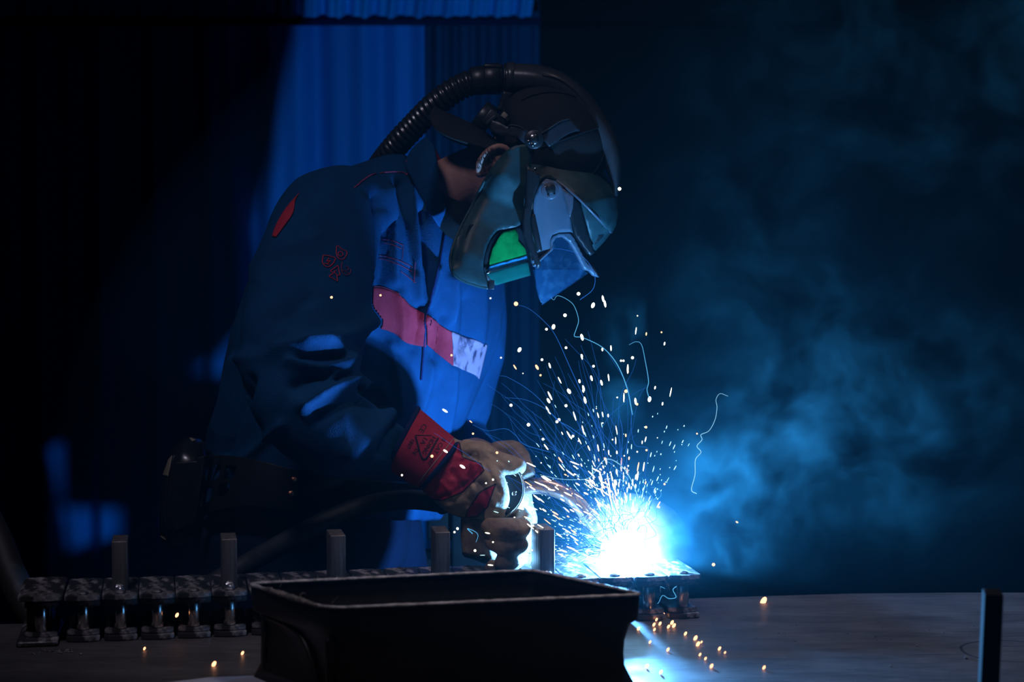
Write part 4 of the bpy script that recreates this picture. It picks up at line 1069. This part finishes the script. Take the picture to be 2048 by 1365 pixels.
thread('housing_seam', [[(350, 912), (338, 960), (332, 1030), (340, 1085)], [(398, 925), (392, 985), (384, 1050)]], .0018, M['black_plastic'], BB, blow)
plate('side_cover', [(352, 925), (395, 922), (402, 935), (396, 1000), (385, 1050), (350, 1062), (340, 1030), (344, 965)], lambda Q: 3.492+.0000*Q[:, 0]-.00006*(Q[:, 0]-340), M['blower'], blow, thick=.010, cell=10, bevel=.002)
# belt hugging the hip, slotted, with rivets
belt = empty('waist_belt', P(600, 970, 3.42), 'wide slotted black belt around the waist with two copper rivets', 'belt')
b_top = [(396, 915), (420, 912), (470, 913), (530, 925), (600, 942), (700, 958), (800, 965), (845, 968)]
b_bot = [(384, 1052), (398, 1038), (440, 1020), (500, 1012), (560, 1018), (640, 1018), (740, 1010), (800, 1005)]
Tp, Bt = catmull(b_top, 141), catmull(b_bot, 141); nv = 28; V, Fc = [], []
slots = [(.130, .28, .026, .13), (.205, .26, .030, .14), (.285, .27, .030, .13), (.12, .64, .024, .12), (.195, .62, .030, .13), (.275, .60, .032, .13)]
def belt_y(px, py):
    h, nr = hit(JB, px, min(py, 1040)); 
    return (h.y if h is not None and h.y > 3.30 else 3.42)
ys = np.array([min(belt_y(*(Tp[i]*.5+Bt[i]*.5)), 3.60) for i in range(141)]); ys = np.convolve(np.pad(ys, 8, 'edge'), np.ones(17)/17, 'valid')
for k in range(nv+1):
    for i in range(141):
        q = Tp[i]*(1-k/nv)+Bt[i]*(k/nv); V.append(tuple(P(q[0], q[1], ys[i]-.016 - .004*math.sin(math.pi*k/nv))))
for k in range(nv):
    for i in range(140):
        u, v = (i+.5)/140, (k+.5)/nv
        if any(abs(u-a)/c_ < 1 and abs(v-b)/d_ < 1 and (abs(u-a)/c_)**4+(abs(v-b)/d_)**4 < 1 for a, b, c_, d_ in [(s[0], s[1]+.03, s[2], s[3]) for s in slots]): continue
        a = k*141+i; Fc.append((a, a+141, a+142, a+1))
bo = link('belt_band', mesh('belt_band', V, Fc), M['belt'], belt)
bm = bmesh.new(); bm.from_mesh(bo.data); bmesh.ops.delete(bm, geom=[v for v in bm.verts if not v.link_faces], context='VERTS')
bd = [v for v in bm.verts if v.is_boundary]; bmesh.ops.smooth_vert(bm, verts=bd, factor=.5); bm.to_mesh(bo.data); bm.free()
md = bo.modifiers.new('t', 'SOLIDIFY'); md.thickness = .006; md.offset = 0
md = bo.modifiers.new('b', 'BEVEL'); md.width = .0018; md.segments = 2; md.limit_method = 'ANGLE'; md.angle_limit = 1.0
for px, py in ((587, 961), (581, 989)):
    yy = belt_y(px, py)-.024; rv = disc('rivet', px, py, yy, .0062, .004, M['copper'], belt, n=18, dome=.0025); tag(rv, 'copper rivet')

# ================================================================ TORCH AND CABLES
torch = empty('welding_torch', P(1045, 980, 3.15), 'welding torch with curved metallic neck held in the gloves', 'torch')
tube('handle', [P(880, 1010, 3.24), P(940, 990, 3.205), P(1000, 975, 3.175), P(1045, 972, 3.165)], [.017, .018, .018, .016], M['torch_plastic'], torch, n=20)
neck_p = [(1040, 974, 3.165), (1075, 972, 3.162), (1108, 978, 3.160), (1138, 992, 3.158), (1160, 1012, 3.155), (1176, 1034, 3.152)]
tube('neck', [P(*q) for q in neck_p], [.0135, .0135, .0132, .0128, .0125, .0125], M['brass_tube'], torch, n=24, steps=60)
nz = [(1172, 1028, 3.153), (1190, 1052, 3.150), (1206, 1072, 3.147)]
V, Fc = loft(tube_rings([P(*q) for q in nz], [.0150, .0150, .0120], 26, steps=20)); nozzle = link('nozzle', mesh('nozzle', V, Fc), M['brass_tube'], torch)
for t in (.05, .18, .31):
    a, b = P(*nz[0]), P(*nz[2]); V, Fc = cyl_part(a.lerp(b, t), (b-a), .0165, .0035, n=28); link('ring', mesh('ring', V, Fc), M['steel_pin'], nozzle)
# hand shield: dark curved plate between the fingers and the neck, with a screw and a bright bound edge
hs = [(1002, 950), (1034, 943), (1042, 955), (1046, 975), (1044, 998), (1032, 1018), (1014, 1034), (1005, 1020), (1008, 1000), (1000, 975)]
plate('hand_shield', hs, lambda Q: 3.122+.00012*(Q[:, 0]-1000), M['torch_plastic'], torch, thick=.004, cell=5)
tube('shield_rim', [P(1034, 940, 3.124), P(1043, 955, 3.125), P(1047, 976, 3.126), P(1044, 998, 3.126), P(1032, 1018, 3.124), P(1010, 1036, 3.122)], .0022, M['chrome'], torch, n=8)
disc('screw', 1028, 988, 3.120, .0036, .003, M['chrome'], torch, n=16)
cab = tube('torch_cable', [P(892, 1008, 3.24), P(820, 1000, 3.26), P(740, 1010, 3.29), P(670, 1035, 3.27), P(600, 1070, 3.22), P(530, 1108, 3.17), P(470, 1143, 3.12), P(380, 1192, 3.13), P(330, 1225, 3.22), P(300, 1330, 3.35), P(250, 1700, 3.5)], [.016, .0165, .0170, .0175, .0175, .017, .0165, .016, .016, .016, .016], M['cable'], None, n=18, steps=90)
tag(cab, 'grey torch cable running from under the glove down over the chain links', 'cable')
cab2 = tube('supply_hose', [P(-140, 880, 3.55), P(-60, 980, 3.48), P(-8, 1075, 3.42), P(18, 1140, 3.38), P(50, 1205, 3.34), P(85, 1270, 3.32), P(110, 1420, 3.32), P(120, 1800, 3.4)], [.026]*8, M['cable'], None, n=20, steps=70)
tag(cab2, 'thick grey supply hose hanging down behind the left end of the table', 'hose')
ground = tube('ground_cable', [P(1080, 1145, 3.20), P(1000, 1146, 3.22), P(900, 1141, 3.22), P(800, 1143, 3.22), P(730, 1150, 3.22)], [.006]*5, M['cable'], None, n=12, steps=50)
tag(ground, 'thin dark cable lying along the rear of the chain links', 'cable')

# ================================================================ ARC, FUME AND SMOKE
def vol_domain(name, x0, x1, y0, y1, z0, z1, mat, label, cat):
    bm = bmesh.new(); box_bm(bm, ((x0+x1)/2, (y0+y1)/2, (z0+z1)/2), (x1-x0, y1-y0, z1-z0))
    return tag(link(name, from_bm(name, bm), mat, smooth=False), label, cat, kind='stuff')
def gauss(nt, pos, c, r, w_):
    d = nt.vmath('SUBTRACT', pos, tuple(c)); d = nt.vmath('DIVIDE', d, tuple(r)); q = nt.vmath('DOT_PRODUCT', d, d)
    return nt.math('MULTIPLY', nt.math('POWER', 2.718, nt.math('MULTIPLY', q, -1.0)), w_)
def smoke_mat(SMOKE, fade=False):
    m = bpy.data.materials.new('weld_smoke'); m.use_nodes = True; nt = NT(m); nt.n.remove(nt.n['Principled BSDF'])
    pos = nt.add('ShaderNodeNewGeometry').outputs['Position']
    warp = nt.add('ShaderNodeTexNoise'); nt.put(warp.inputs['Vector'], pos); warp.inputs['Scale'].default_value = 5; warp.inputs['Detail'].default_value = 2
    wp = nt.vmath('ADD', pos, nt.vmath('SCALE', nt.vmath('SUBTRACT', warp.outputs['Color'], (.5, .5, .5)), scale=.34))
    n = nt.noise(nt.mapping(wp, (1, .8, 1.15)), 8.5, 4, .62)
    n = nt.math('MULTIPLY', nt.math('MAXIMUM', nt.math('SUBTRACT', n, .43), 0.), 6.5)
    env = None
    for px, py, Y, rx, ry, rz, w_ in SMOKE:
        g_ = gauss(nt, pos, P(px, py, Y), (rx, ry, rz), w_); env = g_ if env is None else nt.math('ADD', env, g_)
    dens = nt.math('MULTIPLY', nt.math('MULTIPLY', n, nt.math('ADD', n, .25)), env)
    sx = nt.add('ShaderNodeSeparateXYZ'); nt.put(sx.inputs[0], pos)
    if fade:
        for k, a, b in ((0, .225, 9.0), (0, 1.15, -5.0), (2, 2.02, -5.0)):
            dens = nt.math('MULTIPLY', dens, nt.math('MULTIPLY', nt.math('SUBTRACT', sx.outputs[k], a), b, clamp=True))
    sca = nt.add('ShaderNodeVolumeScatter'); sca.inputs['Color'].default_value = (.16, .80, 1, 1); 
    nt.put(sca.inputs['Density'], dens); nt.l.new(sca.outputs[0], nt.n['Material Output'].inputs['Volume'])
    m.cycles.volume_step_rate = 2.0
    return m
vol_domain('smoke', .225, 1.15, 3.09, 3.45, TABLE+.004, 2.02, smoke_mat([(1375, 1075, 3.20, .08, .10, .08, .24), (1440, 985, 3.22, .11, .12, .11, .32), (1590, 900, 3.25, .16, .14, .12, .34),
    (1800, 810, 3.28, .20, .16, .13, .34), (1480, 520, 3.3, .18, .15, .17, .13), (1990, 60, 3.3, .38, .16, .20, .26)], True), 'blue lit welding smoke drifting away to the right of the arc', 'smoke')
vol_domain('smoke', P(1150, 700, 3.25).x, .22, 3.14, 3.34, P(1240, 870, 3.25).z, P(1240, 560, 3.25).z, smoke_mat([(1235, 715, 3.24, .032, .05, .066, 2.3)]), 'narrow wisp of blue smoke rising straight above the arc', 'smoke')
def haze(name, c, r, dens, label):
    m = bpy.data.materials.new(name); m.use_nodes = True; nt = NT(m); nt.n.remove(nt.n['Principled BSDF'])
    sca = nt.add('ShaderNodeVolumeScatter'); sca.inputs['Color'].default_value = (.16, .72, 1, 1); sca.inputs['Density'].default_value = dens
    nt.l.new(sca.outputs[0], nt.n['Material Output'].inputs['Volume'])
    V, Fc = ellipsoid(c, r, nu=40, nv=26); V[:, 2] = np.maximum(V[:, 2], TABLE+.003)
    tag(link(name, mesh(name, V, Fc), m), label, 'haze', kind='stuff')
haze('haze', ARC+Vector((.05, -.30, .15)), (.85, 1.35, .80), .011, 'thin welding haze filling the air over the table')
def fume():
    m = bpy.data.materials.new('fume'); m.use_nodes = True; nt = NT(m); nt.n.remove(nt.n['Principled BSDF'])
    sca = nt.add('ShaderNodeVolumeScatter'); sca.inputs['Color'].default_value = (.16, .72, 1, 1)
    pos = nt.add('ShaderNodeNewGeometry').outputs['Position']; nt.put(sca.inputs['Density'], gauss(nt, pos, ARC+Vector((0, 0, .03)), (.15, .15, .15), .13))
    nt.l.new(sca.outputs[0], nt.n['Material Output'].inputs['Volume']); m.cycles.volume_step_rate = 3.0
    V, Fc = ellipsoid(ARC+Vector((0, 0, .03)), (.30, .30, .30), nu=30, nv=20); V[:, 2] = np.maximum(V[:, 2], TABLE+.003)
    tag(link('fume', mesh('fume', V, Fc), m), 'denser fume close round the arc', 'haze', kind='stuff')
fume()

def plasma_mat():
    m = bpy.data.materials.new('arc_plasma'); m.use_nodes = True; nt = NT(m); nt.n.remove(nt.n['Principled BSDF'])
    pos = nt.add('ShaderNodeNewGeometry').outputs['Position']
    pass
    wp = nt.vmath('ADD', pos, nt.vmath('SCALE', nt.vmath('SUBTRACT', nt.noise(pos, 60, 1, .5, out=1), (.5, .5, .5)), scale=.030))
    e = gauss(nt, wp, P(1258, 1090, 3.14), (.036, .034, .044), 1.0)
    e = nt.math('ADD', e, gauss(nt, wp, P(1212, 1132, 3.14), (.050, .024, .015), .8))
    e = nt.math('ADD', e, gauss(nt, wp, P(1262, 1128, 3.14), (.036, .024, .018), 1.0))
    em = nt.add('ShaderNodeEmission'); em.inputs[0].default_value = (.30, .72, 1.0, 1)
    nt.put(em.inputs[1], nt.math('MULTIPLY', e, 260.)); nt.l.new(em.outputs[0], nt.n['Material Output'].inputs['Volume'])
    return m
V, Fc = ellipsoid(P(1245, 1098, 3.14), (.115, .09, .090), nu=24, nv=16); V[:, 2] = np.maximum(V[:, 2], TABLE+.078)
tag(link('arc_flash', mesh('arc_flash', V, Fc), plasma_mat()), 'blinding white blue arc flash at the torch tip', 'arc')

# ================================================================ SPARKS
M['spark_white'] = emit('spark_white', (1.0, .88, .66), 4.0)
M['spark_orange'] = emit('spark_orange', (1.0, .42, .20), 3.2)
M['spark_cyan'] = emit('spark_cyan', (.45, .85, 1.0), 2.2)
M['trail_blue'] = emit('trail_blue', (.03, .22, .95), .55)
M['trail_cyan'] = emit('trail_cyan', (.12, .55, 1.0), .85)
M['trail_pale'] = emit('trail_pale', (.35, .75, 1.0), 1.0)
def spark_mesh(name, mat):
    V, Fc = ellipsoid((0, 0, 0), (1, 1, 1), nu=8, nv=6); me = mesh(name, V, Fc); me.materials.append(mat)
    for p_ in me.polygons: p_.use_smooth = True
    return me
SM = {k: spark_mesh('spark_'+k, M['spark_'+k]) for k in ('white', 'orange', 'cyan')}
def where(px, py):
    if py < 640 and px > 1100: return 'just under the visor'
    if px > 1310 and py < 1180: return 'in the smoke right of the arc'
    if py < 700 and px > 990: return 'between the visor and the chest band'
    if py > 1180: return ('in front of the crate\'s left end' if px < 520 else 'beside the crate\'s right end' if px < 1360 else 'on the open table right of the crate')
    if px < 760: return 'against the near sleeve'
    if px < 890 and py > 800: return 'against the red cuff'
    if px < 1000 and py < 800: return 'against the chest'
    if px < 1060: return 'against the gloves' if py > 870 else 'over the gloves'
    if py < 780: return 'high in the fan of sparks'
    if py < 860: return 'in the upper part of the fan of sparks'
    if py < 940: return 'in the middle of the fan, ' + ('left of the arc' if px < 1190 else 'right above the arc')
    if py < 1010: return 'low in the fan, ' + ('over the torch neck' if px < 1180 else 'close above the arc')
    return 'left of the arc, ' + ('above the table' if py < 1080 else 'over the links') if px < 1240 else 'close beside the arc flash'
def spark(px, py, Y, r_px, ln_px, ang, kind, label, group):
    label = '%s %s spark %s' % ({'white': 'white hot', 'orange': 'orange', 'cyan': 'cyan'}[kind], 'streak like' if ln_px > 7 else 'round', where(px, py)); group = 'sparks ' + where(px, py)
    """ang in picture degrees, counter-clockwise"""
    c = P(px, py, Y); s = Y/F; o = bpy.data.objects.new('spark', SM[kind]); COL.objects.link(o)
    o.location = c; o.rotation_euler = (0, -math.radians(ang), 0); r_px *= .85; o.scale = (max(ln_px*1.15, r_px)*s*.5, r_px*s*.5, r_px*s*.5)
    return tag(o, label, 'spark', group)
rs = random.Random(11)
GU, GL, GT, GW = 'sparks flying up above the arc', 'sparks shooting left from the arc', 'sparks fallen on the steel table', 'sparks in front of the welder'
LU, LL_, LT, LW_ = 'small glowing spark flying up above the arc', 'short glowing spark streak between the arc and the gloves', 'glowing orange spark on the steel table', 'lone glowing spark in front of the welder'
ax, ay = 1255, 1105
def Ys(): return 3.17+rs.uniform(-.10, .08)
cnt = 0
for k in range(150):      # upward fan
    th = math.radians(rs.gauss(101, 13)); R = 90+rs.expovariate(1/135)
    if R > 470: continue
    x, y = ax+R*math.cos(th), ay-R*math.sin(th); ang = math.degrees(th)+rs.uniform(-6, 6)
    spark(x, y, Ys(), rs.uniform(2.2, 4.2), rs.choice((0, 6, 10, 13, 17)), ang, 'white' if rs.random() < .8 else 'orange', LU, GU); cnt += 1
for k in range(118):      # to the left
    x, y = rs.uniform(1055, 1235), rs.uniform(925, 1130); th = math.atan2(ay-y, x-ax)
    if math.hypot(x-ax, y-ay) < 75: continue
    spark(x, y, rs.uniform(3.04, 3.12), rs.uniform(2.0, 3.6), rs.choice((0, 5, 9, 13, 16, 18)), rs.gauss(-33, 9) if y > 900 else math.degrees(th), 'white' if rs.random() < .85 else 'orange', LL_, GL); cnt += 1
for px, py, s_, l_, a_, kd in [(1157, 588, 8, 0, 0, 'white'), (1186, 611, 8, 10, 70, 'white'), (1206, 598, 5, 12, -80, 'white'), (1210, 608, 5, 13, -80, 'white'), (1130, 631, 8, 0, 0, 'white'), (1107, 654, 8, 9, 80, 'white'),
      (1093, 659, 6, 0, 0, 'white'), (1164, 675, 7, 12, -75, 'white'), (1132, 696, 6, 0, 0, 'white'), (1039, 700, 8, 9, 60, 'white'), (1084, 720, 6, 0, 0, 'white'), (1164, 712, 4, 6, -70, 'white'), (1187, 733, 6, 0, 0, 'white'),
      (1242, 722, 5, 0, 0, 'white'), (1247, 722, 5, 0, 0, 'white'), (1265, 716, 7, 0, 0, 'white'), (1299, 799, 8, 10, 80, 'white'), (1183, 757, 5, 10, -75, 'white'), (1203, 766, 5, 10, -75, 'white'), (1138, 783, 8, 10, -60, 'white'),
      (1159, 763, 5, 7, -80, 'white'), (1167, 777, 5, 11, -75, 'white'), (1170, 801, 6, 13, -75, 'white'), (1097, 802, 6, 10, -60, 'white'), (1132, 812, 7, 0, 0, 'white'), (1022, 811, 7, 0, 0, 'white'), (1252, 783, 8, 0, 0, 'orange'),
      (1271, 803, 5, 12, -85, 'white'), (1274, 809, 6, 0, 0, 'orange'), (1057, 850, 8, 0, 0, 'white'), (1114, 844, 7, 0, 0, 'white'), (1118, 840, 7, 0, 0, 'white'), (1146, 873, 6, 0, 0, 'white'), (1086, 879, 6, 0, 0, 'white'),
      (1323, 665, 4, 0, 0, 'orange'), (1275, 632, 3, 0, 0, 'white'), (1239, 378, 8, 0, 0, 'white'), (1394, 868, 4, 0, 0, 'orange'), (1292, 855, 6, 0, 0, 'orange'), (1329, 969, 5, 0, 0, 'orange'), (1318, 1015, 5, 0, 0, 'orange'),
      (1474, 1045, 4, 5, -30, 'orange'), (1427, 1130, 8, 0, 0, 'orange'), (1396, 1151, 6, 0, 0, 'orange'), (1293, 901, 5, 0, 0, 'orange')]:
    spark(px, py, 3.13, s_, l_, a_, kd, LU, GU); cnt += 1
for px, py, s_, l_, a_, kd in [(1032, 608, 10, 0, 0, 'orange'), (1074, 735, 6, 10, -60, 'orange'), (1081, 751, 5, 0, 0, 'orange'), (994, 906, 6, 0, 0, 'orange'), (946, 868, 5, 0, 0, 'orange'), (925, 934, 6, 11, -33, 'white'), (890, 822, 5, 11, -33, 'white'),
      (891, 903, 5, 9, -33, 'white'), (864, 913, 7, 0, 0, 'orange'), (804, 951, 5, 0, 0, 'white'), (547, 730, 5, 0, 0, 'orange'), (663, 595, 6, 0, 0, 'orange'), (761, 591, 5, 0, 0, 'orange'), (903, 711, 5, 0, 0, 'orange'), (986, 960, 5, 0, 0, 'white'),
      (972, 967, 4, 0, 0, 'white'), (915, 1058, 6, 0, 0, 'white'), (909, 1065, 5, 0, 0, 'white'), (950, 1102, 6, 0, 0, 'white'), (975, 1067, 3, 9, -12, 'white'), (981, 1131, 3, 10, -5, 'white'), (1004, 1039, 4, 0, 0, 'white'), (1029, 1036, 4, 0, 0, 'white'),
      (986, 1085, 4, 0, 0, 'white'), (1066, 1052, 5, 0, 0, 'white'), (1081, 1081, 8, 0, 0, 'orange'), (981, 597, 4, 0, 0, 'white'), (1002, 716, 4, 0, 0, 'white')]:
    spark(px, py, 3.06 if px < 990 else 3.09, s_, l_, a_, kd, LW_, GW); cnt += 1
for px, py, s_ in [(1527, 1203, 13), (428, 1329, 9), (485, 1307, 6), (289, 1298, 5), (1528, 1336, 6), (1326, 1231, 7), (1313, 1240, 5), (1308, 1250, 6), (1320, 1248, 6), (1344, 1246, 7), (1348, 1252, 7), (1337, 1254, 6), (1277, 1258, 6), (1309, 1260, 5),
      (1371, 1268, 6), (1391, 1277, 8), (1396, 1289, 8), (1403, 1285, 4), (1439, 1298, 6), (1336, 1300, 6), (1400, 1310, 5), (1411, 1318, 5), (1423, 1333, 7), (1294, 1333, 6), (1322, 1345, 6), (1300, 1285, 5), (1450, 1306, 4), (354, 1231, 7)]:
    c = T(px, py, TABLE+.003); Y_ = c.y if px != 354 else 2.93
    spark(px, py, Y_, s_, s_*1.3, 60, 'orange', LT, GT); cnt += 1
# dense haze of the finest droplets round the arc: uncountable
parts = []
for k in range(620):
    th = math.radians(rs.uniform(60, 186)); R = 60+rs.expovariate(1/75)
    if R > 330: continue
    x, y = ax+R*math.cos(th), ay-R*math.sin(th); c = P(x, y, rs.uniform(3.06, 3.24)); l_ = rs.choice((1.2, 2, 4, 6))*.0008; r_ = rs.uniform(.5, 1.1)*.0008
    d = Vector((math.cos(th), 0, math.sin(th))); parts.append(ellipsoid(c, (l_, r_, r_), [tuple(d), (0, 1, 0), (-d.z, 0, d.x)], nu=5, nv=4))
V, Fc = joinVF(parts); tag(link('spark_mist', mesh('spark_mist', V, Fc), M['spark_cyan']), 'dense mist of the finest sparks round the arc', 'sparks', kind='stuff')

# fine glowing spatter threads
def trail_curve(name, lines, r_, mat, label=None, group=None, kind=None):
    cu = bpy.data.curves.new(name, 'CURVE'); cu.dimensions = '3D'; cu.bevel_depth = r_; cu.bevel_resolution = 1; cu.resolution_u = 2
    for ln in lines:
        sp = cu.splines.new('POLY'); sp.points.add(len(ln)-1)
        for i, q in enumerate(ln): sp.points[i].co = (*q, 1); sp.points[i].radius = .35+.65*(1-i/len(ln))
    t_ = bpy.data.objects.new(name, cu); COL.objects.link(t_); dg = bpy.context.evaluated_depsgraph_get(); dg.update()
    me = bpy.data.meshes.new_from_object(t_.evaluated_get(dg)); bpy.data.objects.remove(t_); me.materials.clear(); o = link(name, me, mat)
    return tag(o, label, 'spatter thread', group, kind)
def px_line(pts, Y, n=None):
    C = catmull(pts, n or len(pts)*9); return [tuple(P(q[0], q[1], Y+.01*noise.noise(Vector((i*.1, Y*9, 0))))) for i, q in enumerate(C)]
named = [([(1205, 885), (1178, 820), (1140, 735), (1110, 670), (1085, 640), (1058, 618), (1036, 610)], 'trail_blue', 'long thread running from the arc up to the lone spark below the visor'),
 ([(1265, 830), (1255, 780), (1240, 740), (1222, 712), (1200, 692), (1166, 676), (1149, 673), (1152, 660), (1157, 640), (1148, 612), (1132, 598), (1115, 592), (1108, 600), (1102, 596)], 'trail_cyan', 'kinked bright thread hanging from the tip of the clear visor'),
 ([(1160, 600), (1185, 580), (1190, 555), (1180, 530), (1160, 510), (1130, 500), (1100, 497)], 'trail_blue', 'thin looped thread crossing the clear visor'),
 ([(1299, 799), (1294, 780), (1297, 762), (1290, 720), (1283, 690), (1272, 684), (1258, 690)], 'trail_cyan', 'hooked thread standing right of the smoke column'),
 ([(1393, 988), (1383, 980), (1390, 950), (1391, 920), (1402, 905), (1394, 893), (1404, 880), (1402, 870), (1418, 862), (1430, 840), (1434, 815), (1432, 800), (1440, 788), (1456, 793)], 'trail_pale', 'zigzag pale thread floating in the smoke right of the arc'),
 ([(1175, 880), (1140, 855), (1112, 838), (1080, 800), (1050, 775), (1015, 755), (1000, 752)], 'trail_blue', 'blue thread arching left from the sparks to the jacket'),
 ([(1150, 870), (1118, 842), (1090, 818), (1050, 800), (1010, 796)], 'trail_blue', 'fainter blue thread below the one arching left to the jacket'),
 ([(1100, 905), (1050, 890), (1030, 870), (1010, 858), (975, 862), (945, 850)], 'trail_blue', 'blue thread reaching left over the gloves'),
 ([(1278, 1000), (1262, 960), (1240, 930), (1210, 920), (1180, 955), (1150, 960), (1115, 958), (1080, 950)], 'trail_pale', 'bright thread looping over the torch neck'),
 ([(1230, 960), (1255, 960), (1235, 940), (1222, 928), (1210, 922)], 'trail_cyan', 'short bright thread right above the torch nozzle'),
 ([(1233, 1090), (1215, 1080), (1185, 1072), (1140, 1068), (1100, 1074), (1082, 1080)], 'trail_pale', 'bright thread shooting left past the last upright bar'),
 ([(1270, 1155), (1225, 1150), (1200, 1120), (1160, 1125), (1130, 1128), (1112, 1120), (1105, 1130)], 'trail_pale', 'curled bright thread low between the upright bar and the arc'),
 ([(1350, 1155), (1356, 1170), (1346, 1180), (1352, 1195), (1338, 1198), (1325, 1192), (1315, 1208), (1300, 1200), (1290, 1205), (1296, 1208)], 'trail_cyan', 'curled cyan thread at the right end of the chain links'),
 ([(1325, 1152), (1310, 1165), (1318, 1172), (1330, 1178)], 'trail_cyan', 'short cyan hook beside the right end of the chain links'),
 ([(1290, 1080), (1312, 1070), (1300, 1050), (1290, 1030), (1305, 1000), (1296, 985)], 'trail_cyan', 'looped thread on the right flank of the arc flash'),
 ([(1298, 1020), (1308, 985), (1290, 950), (1297, 900), (1270, 890), (1262, 850), (1265, 825)], 'trail_blue', 'tangled thread rising right of the sparks'),
 ([(945, 1068), (935, 1058), (950, 1064), (956, 1072), (952, 1085)], 'trail_cyan', 'tiny blue hook thread near the brown glove')]
for ln, mt, lb in named: trail_curve('spatter_thread', [px_line(ln, 3.12)], .00075 if mt != 'trail_blue' else .0006, M[mt], lb, 'glowing spatter threads')
def wander(th, R0, R1, Y, curl, steps=46):
    x, y = ax+R0*math.cos(th), ay-R0*math.sin(th); out = []; h_ = th; st = (R1-R0)/steps; sd_ = rs.uniform(0, 99)
    for i in range(steps):
        out.append(tuple(P(x, y, Y + .03*noise.noise(Vector((i*.05, sd_, 2)))))); h_ += curl*noise.noise(Vector((i*.16, sd_, 0)))*.30; x += st*math.cos(h_); y -= st*math.sin(h_)
    return out
tangle = {'trail_blue': [], 'trail_cyan': []}
for k in range(70): tangle['trail_blue'].append(wander(math.radians(rs.uniform(88, 150)), rs.uniform(60, 140), rs.uniform(230, 470), rs.uniform(3.08, 3.22), rs.uniform(.2, .8)))
for k in range(70): tangle['trail_blue'].append(wander(math.radians(rs.uniform(140, 186)), 55, rs.uniform(120, 230), rs.uniform(3.08, 3.20), rs.uniform(.4, 1.4)))
for k in range(60): tangle['trail_cyan'].append(wander(math.radians(rs.uniform(62, 184)), 45, rs.uniform(90, 185), rs.uniform(3.08, 3.20), rs.uniform(.8, 2.6)))
trail_curve('thread_tangle', tangle['trail_blue'], .00038, M['trail_blue'], 'loose tangle of fine blue spatter threads fanning left and up from the arc', kind='stuff')
trail_curve('thread_tangle', tangle['trail_cyan'], .00060, M['trail_cyan'], 'tight tangle of bright cyan spatter threads close round the arc', kind='stuff')
